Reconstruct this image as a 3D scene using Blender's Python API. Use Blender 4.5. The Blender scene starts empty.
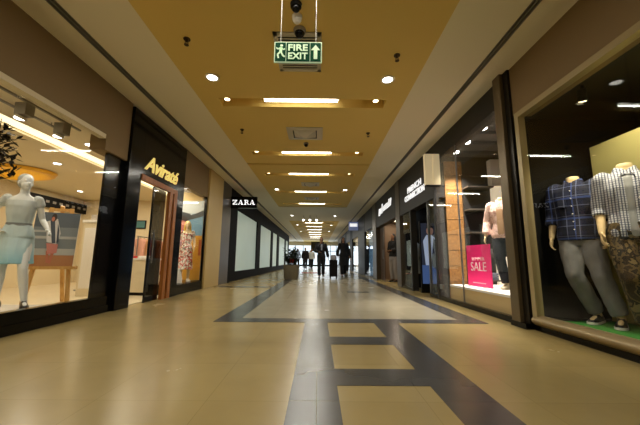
import bpy, bmesh, math, random
from mathutils import Vector, Matrix, noise
random.seed(7)
R = math.radians
PI = math.pi
K = 0.76                                  # one layout unit (camera height) in metres
SC = bpy.context.scene
COL = SC.collection

# ------------------------------------------------------------------ camera
cam = bpy.data.cameras.new('camera')
camo = bpy.data.objects.new('camera', cam)
COL.objects.link(camo)
SC.camera = camo
cam.sensor_width = 36.0
cam.lens = 304.64 / 640 * 36.0
cam.clip_start = 0.02
cam.clip_end = 300
_pi, _ya, _ro = R(8.928), R(.316), R(.517)
_F = Vector((math.sin(_ya)*math.cos(_pi), math.cos(_ya)*math.cos(_pi), math.sin(_pi)))
_R0 = Vector((math.cos(_ya), -math.sin(_ya), 0))
_U0 = _R0.cross(_F)
_Rr = _R0*math.cos(_ro) + _U0*math.sin(_ro)
_Ur = _U0*math.cos(_ro) - _R0*math.sin(_ro)
_m = Matrix((_Rr, _Ur, -_F)).transposed().to_4x4()
_m.translation = Vector((0, 0, 1.0*K))
camo.matrix_world = _m

# ------------------------------------------------------------------ world, exposure
W = bpy.data.worlds.new('world')
SC.world = W
W.use_nodes = True
bg = W.node_tree.nodes['Background']
bg.inputs[0].default_value = (1.0, .92, .74, 1)
bg.inputs[1].default_value = .16
SC.view_settings.view_transform = 'Standard'
SC.view_settings.look = 'None'
SC.view_settings.exposure = 0.02
SC.view_settings.gamma = 1.0
SC.view_settings.use_curve_mapping = False
SC.cycles.max_bounces = 8
SC.cycles.diffuse_bounces = 4
SC.cycles.glossy_bounces = 4
SC.cycles.transparent_max_bounces = 16
SC.cycles.sample_clamp_indirect = 4.0
SC.cycles.caustics_reflective = False
SC.cycles.caustics_refractive = False

# light levels (watts)
TUBE_W, DOWN_W, SMALL_W = 21.0, 8.0, 2.0
BOUTIQUE_W, SALE_W, MEN_W, ZARA_W = 14.0, 50.0, 2.6, .22
DAY = 3.6

# ------------------------------------------------------------------ materials
def c(r, g, b):
    f = lambda v: (v/255/12.92) if v/255 <= .04045 else ((v/255+.055)/1.055)**2.4
    return (f(r), f(g), f(b), 1)

MATS = {}
def mat(name, col, rough=.6, metal=0., emit=0., ecol=None, var=0., scale=8., bump=0., spec=.5):
    if name in MATS: return MATS[name]
    m = bpy.data.materials.new(name); m.use_nodes = True
    nt = m.node_tree; b = nt.nodes['Principled BSDF']
    b.inputs['Base Color'].default_value = col
    b.inputs['Roughness'].default_value = rough
    b.inputs['Metallic'].default_value = metal
    b.inputs['Specular IOR Level'].default_value = spec
    if emit:
        b.inputs['Emission Color'].default_value = ecol or col
        b.inputs['Emission Strength'].default_value = emit
    if var or bump:
        tc = nt.nodes.new('ShaderNodeTexCoord'); n = nt.nodes.new('ShaderNodeTexNoise')
        n.inputs['Scale'].default_value = scale; n.inputs['Detail'].default_value = 4
        nt.links.new(tc.outputs['Object'], n.inputs['Vector'])
        if var:
            mx = nt.nodes.new('ShaderNodeMixRGB')
            mx.inputs[1].default_value = tuple(v*(1-var) for v in col[:3])+(1,)
            mx.inputs[2].default_value = tuple(min(1, v*(1+var)) for v in col[:3])+(1,)
            nt.links.new(n.outputs['Fac'], mx.inputs[0])
            nt.links.new(mx.outputs[0], b.inputs['Base Color'])
        if bump:
            bp = nt.nodes.new('ShaderNodeBump'); bp.inputs['Strength'].default_value = bump
            bp.inputs['Distance'].default_value = .01
            nt.links.new(n.outputs['Fac'], bp.inputs['Height'])
            nt.links.new(bp.outputs[0], b.inputs['Normal'])
    MATS[name] = m
    return m

def glass(name, tint=(1, 1, 1, 1), refl=.013):
    if name in MATS: return MATS[name]
    m = bpy.data.materials.new(name); m.use_nodes = True
    nt = m.node_tree; nt.nodes.clear()
    o = nt.nodes.new('ShaderNodeOutputMaterial'); mx = nt.nodes.new('ShaderNodeMixShader')
    t = nt.nodes.new('ShaderNodeBsdfTransparent'); g = nt.nodes.new('ShaderNodeBsdfGlossy')
    lw = nt.nodes.new('ShaderNodeLayerWeight'); lw.inputs[0].default_value = .5
    pw = nt.nodes.new('ShaderNodeMath'); pw.operation = 'POWER'; pw.inputs[1].default_value = 5.0
    ma = nt.nodes.new('ShaderNodeMath'); ma.operation = 'MULTIPLY_ADD'; ma.inputs[1].default_value = 1-refl; ma.inputs[2].default_value = refl
    t.inputs[0].default_value = tint; g.inputs['Roughness'].default_value = 0.0
    nt.links.new(lw.outputs['Facing'], pw.inputs[0]); nt.links.new(pw.outputs[0], ma.inputs[0]); nt.links.new(ma.outputs[0], mx.inputs[0])
    nt.links.new(t.outputs[0], mx.inputs[1]); nt.links.new(g.outputs[0], mx.inputs[2]); nt.links.new(mx.outputs[0], o.inputs[0])
    MATS[name] = m
    return m

def tile(name, c1, c2, grout, size, rough, var=.12, spec=.45, coat=.02):
    m = bpy.data.materials.new(name); m.use_nodes = True
    nt = m.node_tree; b = nt.nodes['Principled BSDF']; L = nt.links.new
    tc = nt.nodes.new('ShaderNodeTexCoord')
    br = nt.nodes.new('ShaderNodeTexBrick')
    br.offset = 0.0; br.squash = 1.0
    br.inputs['Scale'].default_value = 1.0
    br.inputs['Mortar Size'].default_value = .0022
    br.inputs['Mortar Smooth'].default_value = .1
    br.inputs['Brick Width'].default_value = size; br.inputs['Row Height'].default_value = size
    br.inputs['Color1'].default_value = c1; br.inputs['Color2'].default_value = c2
    br.inputs['Mortar'].default_value = grout
    L(tc.outputs['Object'], br.inputs['Vector'])
    n = nt.nodes.new('ShaderNodeTexNoise'); n.inputs['Scale'].default_value = 3.5; n.inputs['Detail'].default_value = 6
    L(tc.outputs['Object'], n.inputs['Vector'])
    mp = nt.nodes.new('ShaderNodeMapRange'); mp.inputs[3].default_value = 1-var; mp.inputs[4].default_value = 1+var
    L(n.outputs['Fac'], mp.inputs[0])
    mu = nt.nodes.new('ShaderNodeMixRGB'); mu.blend_type = 'MULTIPLY'; mu.inputs[0].default_value = 1
    L(br.outputs['Color'], mu.inputs[1]); L(mp.outputs[0], mu.inputs[2]); L(mu.outputs[0], b.inputs['Base Color'])
    n2 = nt.nodes.new('ShaderNodeTexNoise'); n2.inputs['Scale'].default_value = 1.6; n2.inputs['Detail'].default_value = 5
    L(tc.outputs['Object'], n2.inputs['Vector'])
    mr = nt.nodes.new('ShaderNodeMapRange'); mr.inputs[3].default_value = rough*.75; mr.inputs[4].default_value = rough*1.25
    L(n2.outputs['Fac'], mr.inputs[0]); L(mr.outputs[0], b.inputs['Roughness'])
    b.inputs['Specular IOR Level'].default_value = spec
    b.inputs['Coat Weight'].default_value = coat; b.inputs['Coat Roughness'].default_value = .035; b.inputs['Coat IOR'].default_value = 1.45
    MATS[name] = m
    return m

def wood(name, a, b_, scale=3., rough=.4, axis='Z'):
    if name in MATS: return MATS[name]
    m = bpy.data.materials.new(name); m.use_nodes = True
    nt = m.node_tree; b = nt.nodes['Principled BSDF']; L = nt.links.new
    tc = nt.nodes.new('ShaderNodeTexCoord'); mp = nt.nodes.new('ShaderNodeMapping')
    s = {'X': (.6, 9, 9), 'Y': (9, .6, 9), 'Z': (9, 9, .6)}[axis]
    mp.inputs['Scale'].default_value = s
    n = nt.nodes.new('ShaderNodeTexNoise'); n.inputs['Scale'].default_value = scale; n.inputs['Detail'].default_value = 6
    r = nt.nodes.new('ShaderNodeValToRGB')
    r.color_ramp.elements[0].position = .3; r.color_ramp.elements[0].color = a
    r.color_ramp.elements[1].position = .7; r.color_ramp.elements[1].color = b_
    L(tc.outputs['Object'], mp.inputs[0]); L(mp.outputs[0], n.inputs['Vector'])
    L(n.outputs['Fac'], r.inputs[0]); L(r.outputs[0], b.inputs['Base Color'])
    b.inputs['Roughness'].default_value = rough
    MATS[name] = m
    return m

def plaid(name, base, bands, rough=.85):
    """bands: list of (axis, period, width, offset, colour, strength)"""
    m = bpy.data.materials.new(name); m.use_nodes = True
    nt = m.node_tree; b = nt.nodes['Principled BSDF']; L = nt.links.new
    tc = nt.nodes.new('ShaderNodeTexCoord'); sx = nt.nodes.new('ShaderNodeSeparateXYZ')
    L(tc.outputs['Object'], sx.inputs[0])
    cur = None
    for ax, per, wid, off, col, st in bands:
        a = nt.nodes.new('ShaderNodeMath'); a.operation = 'MULTIPLY_ADD'
        a.inputs[1].default_value = 1/per; a.inputs[2].default_value = off+100
        L(sx.outputs[ax], a.inputs[0])
        f = nt.nodes.new('ShaderNodeMath'); f.operation = 'FRACT'; L(a.outputs[0], f.inputs[0])
        l = nt.nodes.new('ShaderNodeMath'); l.operation = 'LESS_THAN'; l.inputs[1].default_value = wid; L(f.outputs[0], l.inputs[0])
        s = nt.nodes.new('ShaderNodeMath'); s.operation = 'MULTIPLY'; s.inputs[1].default_value = st; L(l.outputs[0], s.inputs[0])
        mx = nt.nodes.new('ShaderNodeMixRGB'); mx.inputs[2].default_value = col
        if cur is None: mx.inputs[1].default_value = base
        else: L(cur, mx.inputs[1])
        L(s.outputs[0], mx.inputs[0]); cur = mx.outputs[0]
    L(cur, b.inputs['Base Color']); b.inputs['Roughness'].default_value = rough
    MATS[name] = m
    return m

def blotch(name, cols, scale, rough=.85, gen='NOISE'):
    m = bpy.data.materials.new(name); m.use_nodes = True
    nt = m.node_tree; b = nt.nodes['Principled BSDF']; L = nt.links.new
    tc = nt.nodes.new('ShaderNodeTexCoord')
    if gen == 'VORONOI':
        n = nt.nodes.new('ShaderNodeTexVoronoi'); n.inputs['Scale'].default_value = scale; out = n.outputs['Color']
    else:
        n = nt.nodes.new('ShaderNodeTexNoise'); n.inputs['Scale'].default_value = scale; n.inputs['Detail'].default_value = 3; out = n.outputs['Fac']
    L(tc.outputs['Object'], n.inputs['Vector'])
    r = nt.nodes.new('ShaderNodeValToRGB'); r.color_ramp.interpolation = 'CONSTANT'
    e = r.color_ramp.elements
    lo, hi = (.1, .9) if gen == 'VORONOI' else (.36, .64)
    for i, cc in enumerate(cols):
        p = 0 if i == 0 else lo+(hi-lo)*i/len(cols)
        if i < 2: e[i].position = p; e[i].color = cc
        else: x = e.new(p); x.color = cc
    L(out, r.inputs[0]); L(r.outputs[0], b.inputs['Base Color']); b.inputs['Roughness'].default_value = rough
    MATS[name] = m
    return m

M_TILE = tile('beige_tile', c(166, 147, 99), c(160, 141, 94), c(149, 131, 85), .6, .25)
M_TILE2 = tile('grey_beige_tile', c(154, 146, 124), c(149, 141, 119), c(136, 128, 106), .6, .25)
M_SHOPTILE = tile('shop_tile', c(222, 208, 176), c(218, 204, 172), c(190, 174, 140), .6, .3)
M_STRIP = tile('charcoal_stone', c(76, 75, 74), c(72, 71, 70), c(54, 54, 54), .6, .24, .2)
M_YEL = mat('yellow_ceiling_paint', c(222, 193, 112), .75, var=.03, scale=.8)
M_BAND = mat('ceiling_cream_paint', c(234, 226, 204), .8, var=.03, scale=.6)
M_WALL = mat('tan_wall_paint', c(134, 112, 78), .8, var=.05, scale=1.2)
M_CREAM = mat('cream_paint', c(226, 214, 184), .7)
M_PIL = mat('beige_pilaster_stone', c(206, 178, 116), .45, var=.06, scale=2)
M_DARKST = mat('dark_brown_stone', c(74, 62, 44), .35, var=.15, scale=3)
M_BLK = mat('gloss_black', c(8, 8, 9), .16, spec=.22)
M_BLKM = mat('matt_black', c(13, 12, 12), .6, spec=.2)
M_SATIN = mat('satin_black', c(17, 15, 15), .65, spec=.06)
M_CHAR = mat('charcoal_fascia', c(46, 44, 42), .5, spec=.25, var=.08, scale=2)
M_BRONZE = mat('bronze_metal', c(112, 98, 74), .36, .5)
M_FRAME = mat('champagne_frame', c(170, 154, 116), .38, .35)
M_SILL = mat('bronze_sill', c(156, 138, 104), .35, .35)
M_GLASS = glass('clear_glass')
M_SMOKE = glass('smoked_glass', (.34, .35, .36, 1))
M_COPPER = wood('copper_wood', c(150, 88, 36), c(186, 118, 56), 3, .4)
M_PINE = wood('pine_wood', c(196, 146, 74), c(222, 178, 104), 3, .5)
M_PANELWOOD = wood('panel_wood', c(122, 84, 44), c(170, 124, 70), 2.4, .5, 'Y')
M_WHITE = mat('white_paint', c(236, 232, 224), .6)
M_STEEL = mat('brushed_steel', c(150, 150, 150), .35, .8)
M_VENT = mat('vent_grey', c(190, 184, 168), .5)
M_GREY = mat('grey_metal', c(142, 138, 130), .5, .2)
M_TUBE = mat('tube_glow', (1, 1, 1, 1), .5, emit=9, ecol=(1, .94, .8, 1))
M_LAMP = mat('lamp_glow', (1, 1, 1, 1), .5, emit=12, ecol=(1, .95, .85, 1))
M_WLAMP = mat('warm_lamp_glow', (1, 1, 1, 1), .5, emit=9, ecol=(1, .8, .45, 1))
M_COVE = mat('cove_glow', (1, 1, 1, 1), .5, emit=1.5, ecol=(1, .84, .5, 1))
M_GOLD = mat('gold_leaf', c(226, 172, 40), .4, .3)
M_GOLDL = mat('gold_letter', c(240, 214, 120), .4, .2, emit=.55, ecol=c(250, 220, 120))
M_WLET = mat('white_letter', c(240, 240, 240), .5, emit=.85, ecol=(1, 1, 1, 1))
M_GREEN = mat('exit_green', c(2, 58, 34), .75, emit=.1, ecol=c(6, 100, 56), spec=.1)  # slight emission in the green and pale parts of the exit sign
M_EXITW = mat('exit_pale', c(206, 232, 190), .6, emit=.22, ecol=c(214, 240, 200))
M_PINK = mat('sale_pink', c(238, 24, 116), .6)
M_TURF = mat('green_turf', c(44, 120, 40), .9, var=.4, scale=120, bump=.6)
M_MANW = mat('white_mannequin', c(216, 218, 214), .4)
M_MANC = mat('cream_mannequin', c(224, 196, 146), .45)
M_SKIN = mat('skin', c(150, 108, 80), .6)
M_HAIR = mat('dark_hair', c(22, 18, 16), .6)
M_DSUIT = mat('dark_suit', c(16, 16, 20), .8)
M_DCLOTH = mat('black_cloth', c(14, 13, 14), .85)
M_SHOE = mat('black_leather', c(16, 14, 14), .3)
M_STONE = mat('planter_stone', c(112, 104, 84), .7, var=.25, scale=9, bump=.3)
M_LEAF = mat('dark_leaf', c(30, 48, 28), .6, var=.4, scale=9)

# ------------------------------------------------------------------ object helpers
def finish(bm, smooth):
    bmesh.ops.remove_doubles(bm, verts=bm.verts, dist=1e-6)
    bmesh.ops.recalc_face_normals(bm, faces=bm.faces)
    for f in bm.faces: f.smooth = smooth

def obj(name, bm, m, parent=None, smooth=False, raw=False, loc=None, rz=0, mesh=None, sharp=35):
    """links one mesh object; geometry in layout units (raw: metres)"""
    if mesh is None:
        finish(bm, smooth)
        if not raw: bmesh.ops.scale(bm, vec=(K, K, K), verts=bm.verts)
        mesh = bpy.data.meshes.new(name); bm.to_mesh(mesh); bm.free()
        if smooth: mesh.set_sharp_from_angle(angle=R(sharp))
    o = bpy.data.objects.new(name, mesh); COL.objects.link(o)
    for x in (m if isinstance(m, (list, tuple)) else [m]): mesh.materials.append(x)
    if parent: o.parent = parent
    if loc: o.location = Vector(loc)*K
    o.rotation_euler.z = rz
    return o

def tag(o, label, cat, group=None, kind=None):
    o['label'] = label; o['category'] = cat
    if group: o['group'] = group
    if kind: o['kind'] = kind
    return o

def thing(name, label, cat, loc=(0, 0, 0), rz=0, group=None, kind=None):
    o = bpy.data.objects.new(name, None); COL.objects.link(o)
    o.empty_display_size = .1
    o.location = Vector(loc)*K; o.rotation_euler.z = rz
    return tag(o, label, cat, group, kind)

def struct(name, bm, m, label, cat, parent=None, smooth=False):
    o = obj(name, bm, m, parent, smooth)
    if parent is None: tag(o, label, cat, None, 'structure')
    return o

def copy_thing(src, loc, label, rz=None):
    r = src.copy(); COL.objects.link(r); r.location = Vector(loc)*K
    if rz is not None: r.rotation_euler.z = rz
    r['label'] = label
    for ch in list(src.children):
        d = ch.copy(); COL.objects.link(d); d.parent = r
        for g in list(ch.children):
            e = g.copy(); COL.objects.link(e); e.parent = d
    return r

BM = bmesh.new
def quad(bm, pts, mi=0):
    f = bm.faces.new([bm.verts.new(p) for p in pts]); f.material_index = mi; return f
def box(bm, x0, y0, z0, x1, y1, z1, bev=0, mi=0):
    x0, x1 = sorted((x0, x1)); y0, y1 = sorted((y0, y1)); z0, z1 = sorted((z0, z1))
    r = bmesh.ops.create_cube(bm, size=1, matrix=Matrix.Translation(((x0+x1)/2, (y0+y1)/2, (z0+z1)/2)) @ Matrix.Diagonal((x1-x0, y1-y0, z1-z0, 1)))
    vs = r['verts']
    fs = {f for v in vs for f in v.link_faces}
    for f in fs: f.material_index = mi
    if bev:
        es = list({e for v in vs for e in v.link_edges})
        bmesh.ops.bevel(bm, geom=es, offset=bev, segments=2, affect='EDGES', profile=.7)
    return bm
def frame_of(d):
    d = Vector(d).normalized()
    a = Vector((0, 0, 1)) if abs(d.z) < .9 else Vector((0, 1, 0))
    u = d.cross(a).normalized(); v = u.cross(d)
    return u, v
def loft(bm, rings, cap=True, mi=0):
    vr = [[bm.verts.new(p) for p in r] for r in rings]
    n = len(vr[0])
    for a, b in zip(vr, vr[1:]):
        for i in range(n):
            bm.faces.new((a[i], a[(i+1) % n], b[(i+1) % n], b[i])).material_index = mi
    if cap:
        bm.faces.new(vr[0][::-1]).material_index = mi; bm.faces.new(vr[-1]).material_index = mi
def ell(cx, cy, z, rx, ry, n=20, p=2.0):
    out = []
    for i in range(n):
        t = 2*PI*i/n; s, co = math.sin(t), math.cos(t)
        out.append((cx+rx*math.copysign(abs(co)**(2/p), co), cy+ry*math.copysign(abs(s)**(2/p), s), z))
    return out
def cyl(bm, p0, p1, r0, r1=None, n=14, mi=0):
    r1 = r0 if r1 is None else r1
    p0, p1 = Vector(p0), Vector(p1); u, v = frame_of(p1-p0)
    ring = lambda p, r: [p+u*(r*math.cos(2*PI*i/n))+v*(r*math.sin(2*PI*i/n)) for i in range(n)]
    loft(bm, [ring(p0, r0), ring(p1, r1)], mi=mi)
def tube(bm, pts, rad, n=10, mi=0):
    pts = [Vector(p) for p in pts]
    rad = rad if isinstance(rad, (list, tuple)) else [rad]*len(pts)
    rings = []
    for i, p in enumerate(pts):
        d = (pts[min(i+1, len(pts)-1)]-pts[max(i-1, 0)])
        u, v = frame_of(d)
        rings.append([p+u*(rad[i]*math.cos(2*PI*k/n))+v*(rad[i]*math.sin(2*PI*k/n)) for k in range(n)])
    loft(bm, rings, mi=mi)
def ball(bm, cc, r, seg=16, mi=0):
    r = r if isinstance(r, (tuple, list)) else (r, r, r)
    nv = max(6, seg//2+1); top = bm.verts.new((cc[0], cc[1], cc[2]+r[2])); bot = bm.verts.new((cc[0], cc[1], cc[2]-r[2])); rows = []
    for i in range(1, nv):
        p = PI*i/nv; rows.append([bm.verts.new((cc[0]+r[0]*math.sin(p)*math.cos(2*PI*k/seg), cc[1]+r[1]*math.sin(p)*math.sin(2*PI*k/seg), cc[2]+r[2]*math.cos(p))) for k in range(seg)])
    for k in range(seg):
        k2 = (k+1) % seg
        bm.faces.new((top, rows[0][k], rows[0][k2])).material_index = mi; bm.faces.new((bot, rows[-1][k2], rows[-1][k])).material_index = mi
        for a, b in zip(rows, rows[1:]): bm.faces.new((a[k], b[k], b[k2], a[k2])).material_index = mi
def disc(bm, cc, r, th, n=24, mi=0):
    cyl(bm, (cc[0], cc[1], cc[2]), (cc[0], cc[1], cc[2]+th), r, n=n, mi=mi)
def ringz(bm, cc, r0, r1, th, n=24):
    z0, z1 = cc[2], cc[2]+th
    P = lambda r, z: [bm.verts.new((cc[0]+r*math.cos(2*PI*i/n), cc[1]+r*math.sin(2*PI*i/n), z)) for i in range(n)]
    a, b, d, e = P(r0, z0), P(r1, z0), P(r1, z1), P(r0, z1)
    for s, t in ((a, b), (b, d), (d, e), (e, a)):
        for i in range(n): bm.faces.new((s[i], s[(i+1) % n], t[(i+1) % n], t[i]))
def prism(bm, poly, to3, t0, t1, mi=0):
    """poly of (u,v) extruded; to3(u,v,t) gives the point"""
    a = [bm.verts.new(to3(u, v, t0)) for u, v in poly]; b = [bm.verts.new(to3(u, v, t1)) for u, v in poly]
    n = len(poly)
    bm.faces.new(a).material_index = mi; bm.faces.new(b[::-1]).material_index = mi
    for i in range(n): bm.faces.new((a[i], b[i], b[(i+1) % n], a[(i+1) % n])).material_index = mi

def text_mesh(body, size, depth=.01, shear=0., offset=0., space=1.0, sx=1.0, align='CENTER'):
    cu = bpy.data.curves.new('lettering', 'FONT')
    cu.body = body; cu.size = size; cu.extrude = depth; cu.shear = shear; cu.offset = offset
    cu.space_character = space; cu.align_x = align; cu.align_y = 'CENTER'; cu.resolution_u = 3
    o = bpy.data.objects.new('lettering', cu); COL.objects.link(o)
    dg = bpy.context.evaluated_depsgraph_get()
    me = bpy.data.meshes.new_from_object(o.evaluated_get(dg))
    bpy.data.objects.remove(o); bpy.data.curves.remove(cu)
    for v in me.vertices: v.co.x *= sx
    return me
def fit(me, w, h):
    xs = [v.co.x for v in me.vertices]; ys = [v.co.y for v in me.vertices]
    x0, x1, y0, y1 = min(xs), max(xs), min(ys), max(ys)
    for v in me.vertices: v.co.x = (v.co.x-(x0+x1)/2)*w/(x1-x0); v.co.y = (v.co.y-(y0+y1)/2)*h/(y1-y0)
    return me
def place_text(name, me, m, parent, loc, face):
    """me in layout units; face: 'cam' (-Y), 'right' (reads on the right wall), 'left'"""
    for v in me.vertices:
        x, y, z = v.co
        v.co = Vector({'cam': (x, -z, y), 'right': (-z, -x, y), 'left': (z, x, y)}[face])*K
    return obj(name, None, m, parent, loc=loc, mesh=me)

def area(name, loc, sx, sy, watts, col=(1, .97, .86), rot=(0, 0, 0), spread=PI):
    l = bpy.data.lights.new(name, 'AREA'); l.shape = 'RECTANGLE'; l.size = sx*K; l.size_y = sy*K
    l.energy = watts; l.color = col; l.spread = spread
    o = bpy.data.objects.new(name, l); COL.objects.link(o); o.location = Vector(loc)*K; o.rotation_euler = rot
    return o
def spot(name, loc, target, watts, ang=70, col=(1, .92, .78), rad=.05, blend=.6):
    l = bpy.data.lights.new(name, 'SPOT'); l.energy = watts; l.spot_size = R(ang); l.spot_blend = blend
    l.color = col; l.shadow_soft_size = rad*K
    o = bpy.data.objects.new(name, l); COL.objects.link(o); o.location = Vector(loc)*K
    o.rotation_euler = (Vector(target)-Vector(loc)).to_track_quat('-Z', 'Y').to_euler()
    return o
def remesh(bm, voxel, smooth=4, wrinkle=0., wscale=14.):
    me = bpy.data.meshes.new('tmp'); bmesh.ops.recalc_face_normals(bm, faces=bm.faces); bm.to_mesh(me); bm.free()
    o = bpy.data.objects.new('tmp', me); COL.objects.link(o)
    md = o.modifiers.new('r', 'REMESH'); md.mode = 'VOXEL'; md.voxel_size = voxel; md.use_smooth_shade = True
    ms = o.modifiers.new('s', 'SMOOTH'); ms.iterations = smooth; ms.factor = .5
    dg = bpy.context.evaluated_depsgraph_get()
    out = bpy.data.meshes.new_from_object(o.evaluated_get(dg))
    bpy.data.objects.remove(o); bpy.data.meshes.remove(me)
    if wrinkle:
        nr = [v.normal.copy() for v in out.vertices]; co = []
        for v, n_ in zip(out.vertices, nr):
            p = v.co
            co.extend(p + n_*(noise.noise(Vector((p.x*wscale, p.y*wscale, p.z*wscale*.6)))*wrinkle))
        out.vertices.foreach_set('co', co); out.update()
    for p in out.polygons: p.use_smooth = True
    out.materials.clear()
    return out

XL, XR, H = -3.976, 3.254, 4.221
YF = 54.0
ORD = ['nearest', 'second nearest', 'third nearest', 'fourth nearest', 'fifth nearest', 'sixth nearest', 'seventh nearest', 'eighth nearest',
       'ninth nearest', 'tenth nearest', 'eleventh nearest', 'twelfth nearest', 'thirteenth nearest', 'fourteenth nearest', 'fifteenth nearest']

# ================================================================== FLOOR
bm = BM(); box(bm, -14, -7, -.1, 9, YF+2, 0)
struct('floor', bm, M_TILE, 'polished beige stone tile floor of the mall corridor', 'floor')
n_trim = [0]
def inlay(x0, y0, x1, y1, m, label, h=.004):
    n_trim[0] += 1
    b = BM(); box(b, x0, y0, -.004, x1, y1, h)
    struct('trim_%d' % n_trim[0], b, m, label, 'floor inlay')
inlay(-1.3, 5.49, 2.42, 40, M_TILE2, 'greyish beige field of tiles inside the dark floor border', .003)
inlay(-1.69, 5.17, 2.8, 5.49, M_STRIP, 'dark stone strip crossing the corridor floor, near edge of border')
inlay(-1.69, 5.49, -1.3, 40, M_STRIP, 'dark stone border strip running along left side of floor')
inlay(2.42, 5.49, 2.8, 40, M_STRIP, 'dark stone border strip running along right side of floor')
inlay(-.2, -3, .165, 5.17, M_STRIP, 'left long dark stone floor strip leading from the camera')
inlay(.92, -3, 1.305, 5.17, M_STRIP, 'right long dark stone floor strip leading from the camera')
inlay(.165, 3.87, .92, 4.24, M_STRIP, 'farther short dark floor strip joining the two long strips')
inlay(.165, 2.65, .92, 3.03, M_STRIP, 'nearer short dark floor strip joining the two long strips')
inlay(.165, 1.45, .92, 1.83, M_STRIP, 'short dark floor strip at the very bottom of the picture')
inlay(-3.6, 11.45, -1.69, 11.75, M_STRIP, 'short dark floor strip from border towards far left storefront')
inlay(.95, 9.9, 1.65, 10.2, M_STRIP, 'small dark rectangle set in the greyish floor field')
inlay(-1.3, 24.1, .6, 25.4, mat('red_mat', c(150, 20, 26), .9), 'red mat lying across the corridor floor far away', .012)

# ================================================================== CEILING
ROWS = [2.85, 5.9, 8.95, 11.25, 14.25, 17.35, 26.4, 29.4, 32.4, 35.4, 38.4, 41.4, 44.4]
ROWS_B = [-3.2, -.2] + ROWS  # first rows, out of view, are added for their light
yx0, yx1, gx0, gx1, gh, gd = -2.43, 1.74, -2.05, 1.36, .17, .2
bm = BM(); prev = -7.0
JOINTS = [(9.93, 10.05), (18.35, 18.5)]
PALE0, PALE1 = 18.5, 25.0
def yslab(a, b_):
    box(bm, yx0, a, H, yx1, b_, H+.05)
for y in ROWS_B:
    segs = [prev]
    for j0, j1 in JOINTS:
        if prev < j0 < y-gh: segs += [j0, j1]
    segs.append(y-gh)
    for i in range(0, len(segs), 2):
        a_, b_ = segs[i], segs[i+1]
        if 18.4 <= a_ < PALE1 and b_ > PALE1: a_ = PALE1
        yslab(a_, b_)
    for i in range(1, len(segs)-1, 2): box(bm, yx0, segs[i], H+.1, yx1, segs[i+1], H+.12)
    box(bm, yx0, y-gh, H, gx0, y+gh, H+.05); box(bm, gx1, y-gh, H, yx1, y+gh, H+.05)
    box(bm, gx0, y-gh, H+gd, gx1, y+gh, H+gd+.03)
    for q in (y-gh-.02, y+gh): box(bm, gx0-.02, q, H+.05, gx1+.02, q+.02, H+gd+.03)
    for q in (gx0-.02, gx1): box(bm, q, y-gh, H+.05, q+.02, y+gh, H+gd+.03)
    prev = y+gh
yslab(prev, YF)
struct('ceiling', bm, M_YEL, 'yellow painted middle panel of the corridor ceiling with light grooves', 'ceiling')
bm = BM(); box(bm, yx0, PALE0, H, yx1, PALE1, H+.05); struct('ceiling_pale', bm, M_BAND, 'pale stretch of corridor ceiling beyond the fifth groove', 'ceiling')
def ceilband(name, x0, x1, label, sx0, sx1, cx):
    for sub, (a, e) in (('_west', (x0, sx0)), ('_east', (sx1, x1))):
        b = BM(); box(b, a, -7, H, e, YF, H+.06)
        if (cx < x0 and a == x0) or (cx > x1 and e == x1):      # shadow cove against the wall
            w0, w1, q = (cx, x0, x0) if cx < x0 else (x1, cx, x1)
            box(b, w0, -7, H+.05, w1, YF, H+.09)
        struct(name+sub, b, M_BAND, label, 'ceiling')
ceilband('ceiling_left', -3.7, yx0, 'cream ceiling band along the left storefronts', -3.49, -3.355, -4.3)
ceilband('ceiling_right', yx1, 3.0, 'cream ceiling band along the right storefronts', 2.645, 2.765, 3.6)
def diffuser(x0, x1, label):
    t = thing('linear_air_diffuser', label, 'air vent', (x0, 0, H+.02), 0, 'linear air slots in the ceiling')
    b = BM(); box(b, 0, -7, .03, x1-x0, YF-4, .045); obj('slot_back', b, mat('slot_grey', c(84, 78, 66), .7), t)
    b = BM()
    for q in (0, (x1-x0)/2-.006, x1-x0-.012): box(b, q, -7, -.018, q+.012, YF-4, .03)
    obj('slot_blade', b, M_GREY, t)
diffuser(-3.487, -3.358, 'long dark air slot running along the left ceiling band')
diffuser(2.648, 2.762, 'long dark air slot running along the right ceiling band')
bm = BM(); box(bm, -14.5, -7, H+.3, 10, YF+2, H+.4); struct('roof', bm, M_BLKM, 'slab above the ceiling', 'ceiling')

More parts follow.
